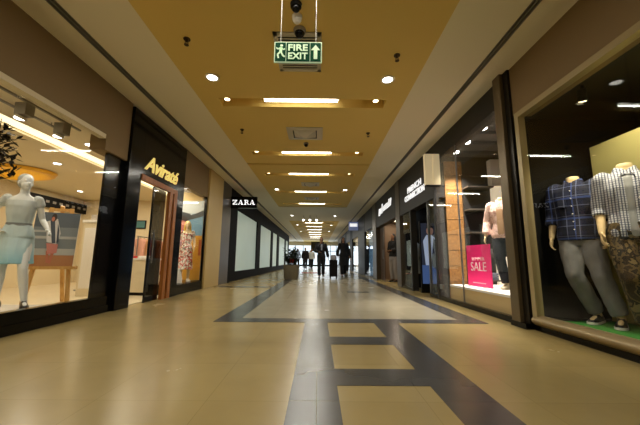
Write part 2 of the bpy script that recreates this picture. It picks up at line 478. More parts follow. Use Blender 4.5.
TX0, TX1 = -1.12, .37
def make_tube():
    t = thing('ceiling_tube_light', '', 'ceiling light', (0, 0, 0), 0, 'tube lights in the ceiling grooves')
    b = BM(); box(b, TX0-.03, -.12, .05, TX1+.03, -.02, gd); obj('housing', b, M_WHITE, t)
    b = BM(); cyl(b, (TX0, -.07, .02), (TX1, -.07, .02), .03); obj('tube', b, M_TUBE, t, True)
    return t
def make_small():
    t = thing('groove_spotlight', '', 'ceiling light', (0, 0, 0), 0, 'small spotlights at the groove ends')
    b = BM(); ringz(b, (0, 0, -.01), .05, .07, .09); obj('bezel', b, M_GREY, t, True)
    b = BM(); disc(b, (0, 0, -.014), .052, .02); obj('lamp', b, M_WLAMP, t, True)
    return t
tube0 = small0 = None
for i, y in enumerate(ROWS_B):
    lab = ('long white tube light in the %s yellow ceiling groove in view' % ORD[max(0, i-3)]) if i >= 3 else ('unseen added tube light above the camera, ' + ['far behind it', 'just behind it', 'out of frame'][i])
    if tube0 is None: tube0 = make_tube(); o = tube0; o['label'] = lab; o.location = Vector((0, y, H))*K
    else: o = copy_thing(tube0, (0, y, H), lab)
    far = y > 12
    area('tube_lamp', ((TX0+TX1)/2, y-.07, H-.016), TX1-TX0, .06, TUBE_W*(1.0 if y < 30 else .8))
    if 5 < y < 25:
        for sx, side in ((-1.9, 'left'), (1.16, 'right')):
            lab = 'small warm spotlight at the %s end of the %s ceiling groove' % (side, ORD[i-3])
            if small0 is None: small0 = make_small(); s = small0; s['label'] = lab; s.location = Vector((sx, y-.05, H+.05))*K
            else: copy_thing(small0, (sx, y-.05, H+.05), lab)
            spot('groove_lamp', (sx, y-.05, H+.01), (sx, y-.05, 0), SMALL_W*3, 90, (1, .8, .5))
def make_down():
    t = thing('ceiling_downlight', '', 'ceiling light', (0, 0, 0), 0, 'round downlights in the yellow ceiling')
    b = BM(); ringz(b, (0, 0, -.015), .088, .125, .02); obj('bezel', b, M_WHITE, t, True)
    b = BM(); disc(b, (0, 0, -.012), .09, .012); obj('lamp', b, M_LAMP, t, True)
    return t
d0 = None; k = 0
for y in (5.02, 13.7, 22.0, 28.0, 34.0):
    for x, side in ((-1.92, 'left'), (1.22, 'right')):
        lab = 'bright round downlight on the %s of the yellow ceiling, %s pair' % (side, ORD[k])
        if d0 is None: d0 = make_down(); d0['label'] = lab; d0.location = Vector((x, y, H))*K
        else: copy_thing(d0, (x, y, H), lab)
        spot('down_lamp', (x, y, H-.05), (x, y, 0), DOWN_W*4, 125, (1, .92, .76), .09)
    k += 1
# three hanging spot lamps far along the ceiling
s0 = None
for x, lab in ((-1.08, 'leftmost of three small hanging spot lamps far down the ceiling'), (-.6, 'middle of three small hanging spot lamps far down the ceiling'), (-.12, 'rightmost of three small hanging spot lamps far down the ceiling')):
    if s0 is None:
        s0 = thing('hanging_spot', lab, 'ceiling light', (x, 21.9, H), 0, 'row of three hanging spot lamps')
        b = BM(); cyl(b, (0, 0, 0), (0, 0, -.3), .012); obj('stem', b, M_GREY, s0, True)
        b = BM(); cyl(b, (0, .02, -.26), (0, -.1, -.36), .06, .08); obj('lamp_head', b, M_GREY, s0, True)
        b = BM(); cyl(b, (0, -.1, -.36), (0, -.106, -.365), .072); obj('lens', b, M_LAMP, s0, True)
    else: copy_thing(s0, (x, 21.9, H), lab)
# sprinklers
q0 = None
for x, y, lab in ((-1.97, 4.07, 'small dark sprinkler at upper left of the yellow ceiling'), (1.22, 4.37, 'small dark sprinkler at upper right of the yellow ceiling'),
                  (-1.93, 7.23, 'small dark sprinkler beyond the first groove, left side'), (1.25, 7.36, 'small dark sprinkler beyond the first groove, right side')):
    if q0 is None:
        q0 = thing('fire_sprinkler', lab, 'sprinkler', (x, y, H), 0, 'fire sprinklers in the yellow ceiling')
        b = BM(); disc(b, (0, 0, -.012), .05, .012, 16); obj('escutcheon', b, mat('dark_brass', c(70, 52, 30), .5, .6), q0, True)
        b = BM(); cyl(b, (0, 0, -.012), (0, 0, -.05), .018); tube(b, [(-.018, 0, -.045), (-.026, 0, -.07), (0, 0, -.095)], .005); tube(b, [(.018, 0, -.045), (.026, 0, -.07), (0, 0, -.095)], .005)
        disc(b, (0, 0, -.1), .034, .006, 12); obj('sprinkler_head', b, mat('dark_brass', None), q0, True)
    else: copy_thing(q0, (x, y, H), lab)
# square air diffusers
def square_vent(x0, y0, x1, y1, lab, name='square_air_diffuser', rings=3):
    t = thing(name, lab, 'air vent', ((x0+x1)/2, (y0+y1)/2, H), 0, 'air vents in the yellow ceiling')
    w, d = (x1-x0)/2, (y1-y0)/2
    b = BM(); box(b, -w+.02, -d+.02, -.004, w-.02, d-.02, .0); obj('dark_throat', b, M_BLKM, t)
    b = BM()
    for s, s2, z0, z1 in ((.95, .72, -.012, -.03), (.66, .12, -.012, -.11)):
        for (ax, ay, bx, by) in ((-1, -1, 1, -1), (1, -1, 1, 1), (1, 1, -1, 1), (-1, 1, -1, -1)):
            quad(b, [(ax*w*s, ay*d*s, z0), (bx*w*s, by*d*s, z0), (bx*w*s2, by*d*s2, z1), (ax*w*s2, ay*d*s2, z1)])
    box(b, -w*.12, -d*.12, -.112, w*.12, d*.12, -.108)
    obj('vanes', b, M_VENT, t)
    b = BM(); box(b, -w-.03, -d-.03, -.014, w+.03, -d+.02, 0); box(b, -w-.03, d-.02, -.014, w+.03, d+.03, 0); box(b, -w-.03, -d, -.014, -w+.02, d, 0); box(b, w-.02, -d, -.014, w+.03, d, 0); obj('vent_flange', b, M_VENT, t)
square_vent(-.78, 7.08, .06, 7.78, 'square four way air diffuser beyond the first tube light')
square_vent(-.7, 12.4, .0, 13.0, 'small square air vent on the ceiling, second along')
square_vent(-.7, 15.4, .0, 16.0, 'small square air vent on the ceiling, third along')
def return_grille(x0, y0, x1, y1, lab):
    t = thing('return_air_grille', lab, 'air vent', ((x0+x1)/2, (y0+y1)/2, H), 0)
    w, d = (x1-x0)/2, (y1-y0)/2
    b = BM(); box(b, -w, -d, -.02, w, -d+.06, 0); box(b, -w, d-.06, -.02, w, d, 0); box(b, -w, -d, -.02, -w+.06, d, 0); box(b, w-.06, -d, -.02, w, d, 0); obj('grille_frame', b, M_VENT, t)
    b = BM(); box(b, -w+.03, -d+.03, -.003, w-.03, d-.03, 0); obj('dark_throat', b, M_BLKM, t)
    b = BM()
    for i in range(14):
        y = -d+.07+i*(2*d-.14)/13; box(b, -w+.06, y-.012, -.016, w-.06, y+.012, -.006)
    obj('louvres', b, M_VENT, t)
return_grille(-.68, 3.9, .02, 4.8, 'grey louvred grille in the ceiling behind the exit sign')
# smoke detector and cameras
def dome(y, lab, ring_m, dome_m, name, cat, x=-.31, r=.075):
    t = thing(name, lab, cat, (x, y, H), 0)
    b = BM(); cyl(b, (0, 0, -.05), (0, 0, 0), r*.92, r); obj('mount', b, ring_m, t, True)
    b = BM(); ball(b, (0, 0, -.05), (r*.78, r*.78, r*.85), 18); obj('dome', b, dome_m, t, True, sharp=80)
dome(3.42, 'black dome camera at the very top above exit sign', M_BLKM, M_BLK, 'dome_camera', 'camera')
dome(3.62, 'white round smoke detector between the two dark domes', M_WHITE, M_WHITE, 'smoke_detector', 'smoke detector', r=.07)
dome(3.86, 'grey ringed black dome camera just above the exit sign', M_GREY, M_BLK, 'dome_camera', 'camera', r=.09, x=-.29)
dome(8.08, 'small dark smoke detector beyond the square air diffuser', M_GREY, M_BLKM, 'smoke_detector', 'smoke detector', x=-.36, r=.07)

# ================================================================== FIRE EXIT SIGN
SY = 3.05
t = thing('fire_exit_sign', 'green FIRE EXIT sign hanging from the yellow ceiling', 'sign', (-.24, SY, 3.253))
b = BM(); box(b, -.262, -.02, -.124, .262, -.004, .124, .003); obj('sign_border', b, M_EXITW, t)
b = BM()
for x0, x1 in ((-.25, -.135), (-.128, .128), (.135, .25)): box(b, x0, -.026, -.112, x1, -.018, .112)
obj('sign_panel', b, M_GREEN, t)
place_text('lettering', fit(text_mesh('FIRE', .12, .003, offset=.003), .215, .078), M_EXITW, t, (0, -.029, .05), 'cam')
place_text('lettering', fit(text_mesh('EXIT', .12, .003, offset=.003), .215, .078), M_EXITW, t, (0, -.029, -.05), 'cam')
b = BM(); P3 = lambda u, v, q: (u, q, v)
prism(b, [(.192, .085), (.242, .022), (.212, .022), (.212, -.085), (.172, -.085), (.172, .022), (.142, .022)], P3, -.03, -.024)
obj('arrow', b, M_EXITW, t)
b = BM()   # running figure: head, trunk, arms, legs, heading left
ball(b, (-.182, -.026, .073), (.016, .004, .016), 12)
def stroke(pts, w):
    for (x0, z0), (x1, z1) in zip(pts, pts[1:]):
        d = Vector((x1-x0, z1-z0)).normalized(); n_ = Vector((-d.y, d.x))*w
        prism(b, [(x0+n_.x, z0+n_.y), (x0-n_.x, z0-n_.y), (x1-n_.x, z1-n_.y), (x1+n_.x, z1+n_.y)], P3, -.03, -.024)
stroke([(-.186, .052), (-.19, -.005)], .016)
stroke([(-.186, .048), (-.222, .03), (-.238, .048)], .007)
stroke([(-.182, .046), (-.158, .022), (-.145, .036)], .007)
stroke([(-.194, -.002), (-.222, -.034), (-.212, -.078)], .009)
stroke([(-.186, -.002), (-.166, -.046), (-.143, -.062)], .009)
obj('running_figure', b, M_EXITW, t)
for x in (-.195, .195):
    b = BM(); cyl(b, (x, 0, .115), (x, 0, H-3.253), .005, n=8); obj('rod', b, M_GREY, t, True)

# ================================================================== LEFT WALL
GB = .3
bm = BM()
box(bm, XL-.25, -7, 3.28, XL, 6.1, H+.17)
box(bm, XL-.25, 8.7, 3.2, XL, 10.75, H+.17)
struct('wall_left', bm, M_WALL, 'tan bulkhead wall above the left shop windows', 'wall')
bm = BM(); box(bm, XL-.1, -7, 3.2, XL+.02, 5.4, 3.28); struct('trim_31', bm, M_CREAM, 'pale trim along the bottom of the left bulkhead', 'trim')
# window 1 : boutique
w = thing('window_1', 'large left shop window showing white mannequin and easel', 'shop window', (XL, 0, 0), 0, None, 'structure')
b = BM(); box(b, -.12, -7, 0, 0, 6.1, GB*.45); box(b, -.14, -7, GB*.45, -.02, 6.1, GB); obj('window_base', b, M_BLK, w)
b = BM()
for y0, y1 in ((-6, .2), (.2, 2.9), (2.9, 4.18), (4.18, 5.44)): box(b, -.05, y0+.004, GB, -.035, y1-.004, 3.2)
obj('pane', b, M_GLASS, w)
b = BM(); box(b, -.1, 5.6, GB, -.055, 6.1, 3.0); obj('dark_panel', b, M_BLK, w)
b = BM(); box(b, -.05, 5.446, GB, -.035, 6.09, 3.0); obj('pane', b, M_GLASS, w)
b = BM(); box(b, -.3, 5.44, 3.0, 0, 6.1, 3.3); obj('header', b, M_WALL, w)
# portal
p = thing('door_1', 'tall gloss black boutique portal with copper coloured door frame', 'shop entrance', (XL, 0, 0), 0, None, 'structure')
b = BM(); box(b, -.3, 6.1, 0, .06, 6.56, H-.01, .008); box(b, -.08, 8.26, 0, .06, 8.7, H-.01, .008); box(b, -.04, 8.0, 0, .04, 8.1, 2.8); box(b, -.3, 6.56, 2.86, .06, 8.26, H-.01); obj('portal', b, M_BLK, p)
b = BM()
box(b, .0, 7.86, 0, .085, 8.0, 2.74); box(b, .0, 8.1, 0, .085, 8.26, 2.74); box(b, .0, 6.56, 2.74, .085, 8.26, 2.86)
obj('door_frame', b, M_COPPER, p)
b = BM(); box(b, -.05, 7.3, .12, -.03, 7.86, 2.74); obj('door_leaf', b, M_SMOKE, p)
b = BM(); box(b, -.055, 7.26, .0, -.025, 7.3, 2.74); box(b, -.055, 7.3, 0, -.025, 7.86, .12); obj('leaf_frame', b, M_BLK, p)
b = BM(); cyl(b, (.02, 7.36, .9), (.02, 7.36, 1.7), .016); cyl(b, (-.03, 7.36, 1.0), (.02, 7.36, 1.0), .01); cyl(b, (-.03, 7.36, 1.6), (.02, 7.36, 1.6), .01); obj('door_handle', b, M_STEEL, p, True)
s = thing('shop_sign', 'gold script lettering Avirate on the gloss black portal', 'sign', (XL+.065, 7.45, 3.18))
place_text('lettering', fit(text_mesh('Avirat\u00e9', .5, .012, shear=.42, offset=.012, space=.95), 1.66, .37), M_GOLDL, s, (0, 0, 0), 'left')
# window 2
w = thing('window_2', 'second left shop window with floral dress and beach picture', 'shop window', (XL, 0, 0), 0, None, 'structure')
b = BM(); box(b, -.14, 8.7, 0, 0, 10.75, .28); obj('window_base', b, M_BLK, w)
b = BM(); box(b, -.05, 8.7, .28, -.035, 10.75, 3.2); obj('pane', b, M_GLASS, w)
b = BM(); box(b, -.12, 8.7, .28, -.02, 8.78, 3.2); box(b, -.12, 10.68, .28, -.0, 10.75, 3.2); obj('window_frame', b, M_BLK, w)
# pilasters
bm = BM(); box(bm, XL-1, 10.75, 0, XL+.06, 12.3, H+.17, .01); struct('column', bm, M_PIL, 'beige stone pilaster between boutique window and dark storefront', 'pilaster')
bm = BM(); box(bm, XL-1, 12.3, 0, XL+.02, 13.62, H+.17, .01); struct('column', bm, M_DARKST, 'dark brown stone pilaster left of the black storefront', 'pilaster')

# boutique room
BZ = 3.5
bm = BM(); box(bm, -10.4, -5, 0, -10.2, 13.3, BZ+.5); struct('wall_boutique_back', bm, mat('boutique_wall', c(222, 206, 170), .8), 'cream back wall inside the left boutique', 'wall')
bm = BM(); box(bm, -10.2, 13.1, 0, XL-.3, 13.3, BZ+.5); struct('wall_boutique_end', bm, mat('boutique_wall', None), 'cream end wall inside the left boutique', 'wall')
bm = BM(); box(bm, -10.2, -5.2, 0, XL-.3, -5, BZ+.5); struct('wall_boutique_front', bm, mat('boutique_wall', None), 'cream near wall inside the left boutique', 'wall')
bm = BM(); box(bm, -10.2, -5, .0, XL-.14, 13.1, .012); struct('floor_boutique', bm, M_SHOPTILE, 'warm pale tile floor inside the left boutique', 'floor')
bm = BM()
cx0, cx1 = -6.05, -5.6
box(bm, cx1, -5, BZ, XL-.25, 13.1, BZ+.06)
box(bm, -10.2, -5, BZ, cx0, 13.1, BZ+.06)
box(bm, cx0, -5, BZ+.16, cx1, 13.1, BZ+.2)
struct('ceiling_boutique', bm, M_CREAM, 'cream ceiling inside the left boutique with a glowing cove', 'ceiling')
t = thing('cove_light', 'long warm glowing cove strip across the boutique ceiling', 'ceiling light', (cx0, 0, BZ))
b = BM(); box(b, .01, -5, .06, cx1-cx0-.01, 13, .075); obj('diffuser', b, M_COVE, t)
area('cove_lamp', ((cx0+cx1)/2, 4, BZ+.03), .4, 17, BOUTIQUE_W*3.2, (1, .88, .66))
# gold ceiling dish
t = thing('gold_ceiling_dish', 'golden oval dish set in the boutique ceiling behind mannequin', 'ceiling ornament', (-9.0, 8.6, BZ))
b = BM(); loft(b, [ell(0, 0, -.02, 1.25, .85, 40), ell(0, 0, -.1, 1.2, .8, 40), ell(0, 0, -.1, 1.08, .7, 40), ell(0, 0, -.04, .95, .6, 40)]); obj('dish', b, M_GOLD, t, True)
spot('dish_lamp', (-9.0, 8.6, 1.8), (-9.0, 8.6, BZ), 50, 70, (1, .8, .4))
t = None
for i, (x, y, lab) in enumerate(((-5.1, 6.5, 'boutique downlight right of the track lamps, nearest the glass'), (-5.1, 8.6, 'boutique downlight just behind the black portal'), (-7.0, 7.9, 'boutique downlight above the easel, beyond the cove'),
                                 (-6.9, 11.2, 'boutique downlight at back of shop beyond the cove'), (-9.0, 11.3, 'boutique downlight in the far corner of shop'), (-5.2, 10.2, 'boutique downlight above the floral dress window'), (-5.0, 2.6, 'boutique downlight left of the track lamps'))):
    if t is None:
        t = thing('shop_downlight', lab, 'ceiling light', (x, y, BZ), 0, 'downlights in the boutique ceiling')
        b = BM(); ringz(b, (0, 0, -.012), .085, .115, .012); obj('bezel', b, M_WHITE, t, True)
        b = BM(); disc(b, (0, 0, -.01), .086, .008); obj('lamp', b, M_LAMP, t, True)
    else: copy_thing(t, (x, y, BZ), lab)
    area('shop_lamp', (x, y, BZ-.03), .16, .16, BOUTIQUE_W, (1, .9, .72))
# track lights
tr = thing('track_light_rail', 'pair of grey lighting rails below the boutique ceiling', 'track rail', (-4.8, 0, BZ))
b = BM()
for x in (.17, -.2): box(b, x-.02, 1.5, -.075, x+.02, 5.62, -.045)
obj('rail', b, M_GREY, tr)
for x in (.17, -.2):
    for y in (2, 3.6, 5.4):
        b = BM(); cyl(b, (x, y, -.05), (x, y, 0), .008, n=8); obj('hanger', b, M_GREY, tr)
t = None
for y, lab in ((4.58, 'nearer grey box spotlight on the boutique lighting rails'), (5.3, 'farther grey box spotlight on the boutique lighting rails'), (3.2, 'grey box spotlight on the rails beyond left edge of view')):
    if t is None:
        t = thing('track_spotlight', lab, 'spotlight', (-4.7, y, BZ-.075), 0, 'spotlights on the boutique rails')
        b = BM(); box(b, -.09, -.08, -.2, .09, .08, 0, .01); obj('lamp_housing', b, M_GREY, t)
        b = BM(); cyl(b, (-.03, 0, -.2), (-.05, 0, -.24), .075, .085); obj('lamp_collar', b, M_WHITE, t, True)
        b = BM(); disc(b, (-.05, 0, -.246), .074, .01); obj('lens', b, M_LAMP, t, True)
    else: copy_thing(t, (-4.7, y, BZ-.075), lab)
    spot('track_lamp', (-4.75, y, BZ-.34), (-5.1, y+.7, .6), 9, 80, (1, .93, .78))

# ------------------------------------------------------------------ figures
def V3(*a): return Vector(a)
def capsule(bm, a, b_, ra, rb, n=14):
    a, b_ = Vector(a), Vector(b_)
    cyl(bm, a, b_, ra, rb, n); ball(bm, a, ra, n); ball(bm, b_, rb, n)
def chain(bm, pts, rs, n=14):
    for (a, b_), (ra, rb) in zip(zip(pts, pts[1:]), zip(rs, rs[1:])): capsule(bm, a, b_, ra, rb, n)
def hand(bm, wrist, d, side_v, nrm, curl=.35, s=1.0):
    """wrist point, d pointing to fingers, side_v towards the thumb, nrm palm normal"""
    d, side_v, nrm = Vector(d).normalized(), Vector(side_v).normalized(), Vector(nrm).normalized()
    w = Vector(wrist)
    for o_, r in ((-.026, .015), (-.009, .016), (.009, .016), (.026, .015)):
        capsule(bm, w+side_v*o_*.5*s, w+d*.085*s+side_v*o_*s, r*s, r*.85*s, 10)
    for o_, L_ in ((.03, .072), (.01, .082), (-.01, .077), (-.03, .06)):
        p = w+d*.085*s+side_v*o_*s; cd = d
        for j, fr in enumerate((.45, .3, .25)):
            cd = (cd*math.cos(curl*(j*.7+.5)*.9)+nrm*math.sin(curl*(j*.7+.5)*.9)).normalized()
            q = p+cd*L_*fr*s+side_v*o_*.06*s
            capsule(bm, p, q, .0088*s*(1-.1*j), .0082*s*(1-.1*j), 8); p = q
    p = w+d*.025*s+side_v*.026*s
    q = p+(d*.6+side_v*.75+nrm*.25).normalized()*.045*s
    capsule(bm, p, q, .0125*s, .011*s, 8)
    q2 = q+(d*.95+side_v*.2+nrm*.25).normalized()*.034*s
    capsule(bm, q, q2, .011*s, .009*s, 8)

class Fig:
    """human proportions in metres, facing -Y; 'r' is the figure's right (at -X)"""
    def __init__(self, female=False, headless=False, head_rot=0., **kw):
        self.f = female; self.hl = headless; self.hr = head_rot
        j = dict(pel=V3(0, 0, .92), ch=V3(0, 0, 1.36), nk=V3(0, .0, 1.5),
                 shr=V3(-.17, 0, 1.435), shl=V3(.17, 0, 1.435), elr=V3(-.25, .02, 1.14), ell=V3(.25, .02, 1.14),
                 wrr=V3(-.265, -.06, .89), wrl=V3(.265, -.06, .89),
                 hpr=V3(-.09, 0, .9), hpl=V3(.09, 0, .9), knr=V3(-.1, -.02, .49), knl=V3(.1, -.02, .49),
                 anr=V3(-.105, .02, .08), anl=V3(.105, .02, .08))
        if female:
            j['shr'].x, j['shl'].x = -.16, .16
        for k_, v in kw.items(): j[k_] = V3(*v)
        self.j = j
        self.toe = {'r': V3(-.1, -1, 0), 'l': V3(.1, -1, 0)}
        self.hand_d = {'r': None, 'l': None}
        self.curl = .35
    def torso_rings(self, off=0., zlo=.8, zhi=1.6, hem=0.):
        j = self.j; f = self.f
        prof = [(.80, .13, .09), (.86, .158, .108), (.92, .17, .118), (1.0, .155, .108), (1.1, .132, .096), (1.22, .15, .108), (1.33, .17, .115), (1.41, .172, .1), (1.455, .135, .082), (1.485, .085, .066), (1.51, .06, .06), (1.57, .054, .056)]
        if f: prof = [(.80, .135, .095), (.86, .16, .112), (.92, .168, .12), (1.0, .15, .106), (1.1, .112, .085), (1.22, .13, .108), (1.33, .148, .118), (1.41, .148, .09), (1.455, .115, .07), (1.485, .07, .055), (1.51, .05, .05), (1.6, .046, .048)]
        rings = []
        for z, rx, ry in prof:
            if z < zlo-1e-6 or z > zhi+1e-6: continue
            t_ = (z-.92)/(1.36-.92)
            ctr = j['pel'].lerp(j['ch'], t_) if t_ <= 1 else j['ch'].lerp(j['nk'], min(1.6, (z-1.36)/.14))
            o_ = off if z < 1.44 else off*.8
            rings.append(ell(ctr.x, ctr.y, ctr.z, rx+o_, ry+o_, 24, 2.3))
        return rings
    def head(self, bm):
        h = BM(); c_ = V3(0, 0, 0)
        ball(h, (0, .012, .03), (.073, .092, .092), 20)
        ball(h, (0, -.022, -.035), (.056, .066, .072), 18)
        ball(h, (0, -.05, -.085), (.03, .032, .022), 12)
        ball(h, (0, -.094, -.018), (.012, .022, .02), 10)
        ball(h, (0, -.085, -.052), (.024, .01, .008), 10)
        for sx in (-1, 1):
            ball(h, (sx*.074, .01, -.01), (.01, .02, .03), 10)
            ball(h, (sx*.03, -.076, .014), (.015, .01, .008), 8)
        bmesh.ops.rotate(h, cent=(0, 0, 0), matrix=Matrix.Rotation(self.hr, 3, 'Z'), verts=h.verts)
        top = self.j['nk']+(self.j['nk']-self.j['ch'])*1.0
        bmesh.ops.translate(h, vec=V3(top.x, top.y-.015, 1.5+(top.z-1.64)+.155), verts=h.verts)
        self.hc = V3(top.x, top.y-.015, 1.5+(top.z-1.64)+.155)
        me = bpy.data.meshes.new('t'); h.to_mesh(me); h.free(); bm.from_mesh(me); bpy.data.meshes.remove(me)
    def body(self, voxel=.007, shoes=False):
        j = self.j; b = BM(); f = self.f; k_ = .86 if f else 1.0
        loft(b, self.torso_rings())
        if self.hl:
            n_ = self.torso_rings()[-1]
        else: self.head(b)
        for s_ in 'rl':
            chain(b, [j['sh'+s_], j['sh'+s_].lerp(j['el'+s_], .35), j['el'+s_], j['el'+s_].lerp(j['wr'+s_], .3), j['wr'+s_]], [v*k_ for v in (.056, .05, .04, .041, .027)])
            d = self.hand_d[s_] or (j['wr'+s_]-j['el'+s_])
            sg = -1 if s_ == 'r' else 1
            fwd = V3(0, -1, 0); d_ = Vector(d).normalized()
            th = (fwd-d_*fwd.dot(d_)).normalized(); nr = d_.cross(th)*(1 if s_ == 'r' else -1)
            if nr.x*sg > 0: nr = -nr
            hand(b, j['wr'+s_], d_, th, nr, self.curl, k_*.98)
            chain(b, [j['hp'+s_], j['hp'+s_].lerp(j['kn'+s_], .4), j['kn'+s_], j['kn'+s_].lerp(j['an'+s_], .3), j['an'+s_]], [v*(.95 if f else 1) for v in (.088, .08, .055, .056, .036)])
            a = j['an'+s_]; tv = self.toe[s_].normalized()
            chain(b, [a+V3(0, .02, -.035), a+tv*.09+V3(0, 0, -.04), a+tv*.16+V3(0, 0, -.045)], [.036, .032, .024])
        return remesh(b, voxel, 3)
    def shirt(self, off=.02, zlo=.86, sleeve=1.4, voxel=.009, sl=.0, wrinkle=.007, loose=.0):
        """sleeve: 0..2 along upper arm then forearm"""
        j = self.j; b = BM()
        loft(b, self.torso_rings(off, zlo, 1.51))
        for s_ in 'rl':
            k_ = .86 if self.f else 1.0
            a, e, w_ = j['sh'+s_], j['el'+s_], j['wr'+s_]
            pts = [a, a.lerp(e, min(1, sleeve)*.5), a.lerp(e, min(1, sleeve))]; rs = [.06*k_+off, .055*k_+off, .046*k_+off]
            if sleeve > 1: pts.append(e.lerp(w_, sleeve-1)); rs.append(.042*k_+off)
            for (p0, p1), (r0, r1) in zip(zip(pts, pts[1:]), zip(rs, rs[1:])):
                cyl(b, p0, p1, r0, r1, 16)
            for p_, r_ in zip(pts[:-1], rs[:-1]): ball(b, p_, r_, 16)
        return remesh(b, voxel, 3, wrinkle)
    def collar(self, m_off=.016):
        j = self.j; b = BM(); n = j['nk']
        for sg in (-1, 1):
            loft(b, [[n+V3(sg*.005, -.105-m_off, -.045), n+V3(sg*.02, -.085-m_off, .005), n+V3(sg*.016, -.08-m_off, .01), n+V3(sg*.0, -.10-m_off, -.04)],
                     [n+V3(sg*.075, -.085-m_off, -.06), n+V3(sg*.072, -.035, .045), n+V3(sg*.064, -.03, .045), n+V3(sg*.07, -.075-m_off, -.055)],
                     [n+V3(sg*.1, .01, .0), n+V3(sg*.078, .02, .055), n+V3(sg*.068, .02, .055), n+V3(sg*.09, .015, 0)],
                     [n+V3(sg*.0, .085, .005), n+V3(sg*.0, .078, .06), n+V3(sg*.0, .068, .06), n+V3(sg*.0, .075, .005)]])
        return b
    def trousers(self, off=.018, zhi=1.0, length=.93, voxel=.009, wrinkle=.008, flare=0.):
        j = self.j; b = BM()
        loft(b, self.torso_rings(off-.004, .8, zhi))
        for s_ in 'rl':
            h_, kn, an = j['hp'+s_], j['kn'+s_], j['an'+s_]
            e = kn.lerp(an, length)
            pts = [h_+V3(0, 0, -.02), h_.lerp(kn, .45), kn, kn.lerp(e, .5), e]; rs = [.092+off*.6, .083+off, .062+off, .058+off+flare*.5, .052+off+flare]
            for (p0, p1), (r0, r1) in zip(zip(pts, pts[1:]), zip(rs, rs[1:])): cyl(b, p0, p1, r0, r1, 16)
            for p_, r_ in zip(pts[:-1], rs[:-1]): ball(b, p_, r_, 16)
        return remesh(b, voxel, 3, wrinkle, 18)
    def shoe(self, s_, heel=0.):
        j = self.j; a = j['an'+s_]; t_ = self.toe[s_].copy(); t_.z = 0; t_.normalize(); sd = V3(-t_.y, t_.x, 0)
        rings = []
        prof = [(-.075, .0, .01, .02), (-.07, .03, .075, .0), (-.02, .036, .1, .0), (.05, .038, .078, 0), (.1, .045, .06, 0), (.15, .045, .05, 0), (.185, .034, .04, .003), (.2, .012, .02, .01)]
        base = a+V3(0, 0, -.08)
        for d_, w_, h_, lo in prof:
            w_ = max(w_, .006); c0 = base+t_*d_
            rings.append([c0-sd*w_+V3(0, 0, lo), c0+sd*w_+V3(0, 0, lo), c0+sd*w_+V3(0, 0, h_*.55), c0+sd*w_*.55+V3(0, 0, h_), c0-sd*w_*.55+V3(0, 0, h_), c0-sd*w_+V3(0, 0, h_*.55)])
        b = BM(); loft(b, rings)
        bmesh.ops.subdivide_edges(b, edges=b.edges, cuts=1, smooth=.6)
        return b
    def sole(self, s_):
        j = self.j; a = j['an'+s_]; t_ = self.toe[s_].copy(); t_.z = 0; t_.normalize(); sd = V3(-t_.y, t_.x, 0)
        base = a+V3(0, 0, -.082); b = BM(); rings = []
        for d_, w_ in ((-.082, .018), (-.07, .036), (0, .04), (.1, .05), (.16, .05), (.195, .036), (.21, .014)):
            c0 = base+t_*d_; rings.append([c0-sd*w_, c0+sd*w_, c0+sd*w_+V3(0, 0, .022), c0-sd*w_+V3(0, 0, .022)])
        loft(b, rings); return b
    def hair(self, long=0.):
        h = BM(); cc = self.hc
        ball(h, cc+V3(0, .025, .045), (.082, .092, .085), 18)
        ball(h, cc+V3(0, .045, .0), (.078, .07, .085), 16)
        if long:
            chain(h, [cc+V3(0, .07, 0), cc+V3(0, .09, -.12), cc+V3(0, .085, -.12-long)], [.07, .08, .06])
            for sg in (-1, 1): chain(h, [cc+V3(sg*.065, .03, .03), cc+V3(sg*.08, .02, -.1), cc+V3(sg*.085, .0, -.12-long*.7)], [.03, .032, .024])
        h2 = BM(); me = bpy.data.meshes.new('t'); h.to_mesh(me); h.free()
        h2.from_mesh(me); bpy.data.meshes.remove(me)
        if self.hr: bmesh.ops.rotate(h2, cent=cc, matrix=Matrix.Rotation(self.hr, 3, 'Z'), verts=h2.verts)
        return remesh(h2, .01, 3)
def part(name, me_or_bm, m, parent):
    if isinstance(me_or_bm, bmesh.types.BMesh): return obj(name, me_or_bm, m, parent, True, raw=True, sharp=60)
    return obj(name, None, m, parent, mesh=me_or_bm)

# --- white mannequin in the boutique window
t = thing('display_plinth', 'low white plinth under the white mannequin at left', 'plinth', (-5.15, 5.2, .012))
b = BM(); box(b, -.55, -.62, 0, .42, .34, .165, .008); obj('plinth_body', b, M_WHITE, t)
b = BM(); box(b, -.55, -.62, .165, .42, .34, .178); obj('plinth_top', b, mat('white_gloss', c(240, 240, 238), .2), t)
fg = Fig(True, elr=(-.34, .06, 1.2), wrr=(-.17, -.09, 1.02), ell=(.22, .06, 1.16), wrl=(.33, -.1, 1.02), hpl=(.085, 0, .9),
         knl=(.15, -.16, .5), anl=(.2, -.12, .085), knr=(-.1, -.03, .49), anr=(-.12, .03, .085), ch=(.0, .0, 1.36), nk=(.01, -.02, 1.5), head_rot=R(35))
fg.toe['l'] = V3(.35, -1, 0); fg.toe['r'] = V3(-.2, -1, 0); fg.hand_d['r'] = V3(.6, -.5, -.5)
mq = thing('mannequin', 'white female mannequin in pale blue dress behind left glass', 'mannequin', (-5.1, 5.2, .19), R(28), 'shop window mannequins'); mq.scale = (.96,)*3
part('body', fg.body(.007), M_MANW, mq)
part('hair', fg.hair(0), mat('mannequin_hair', c(168, 170, 164), .55), mq)
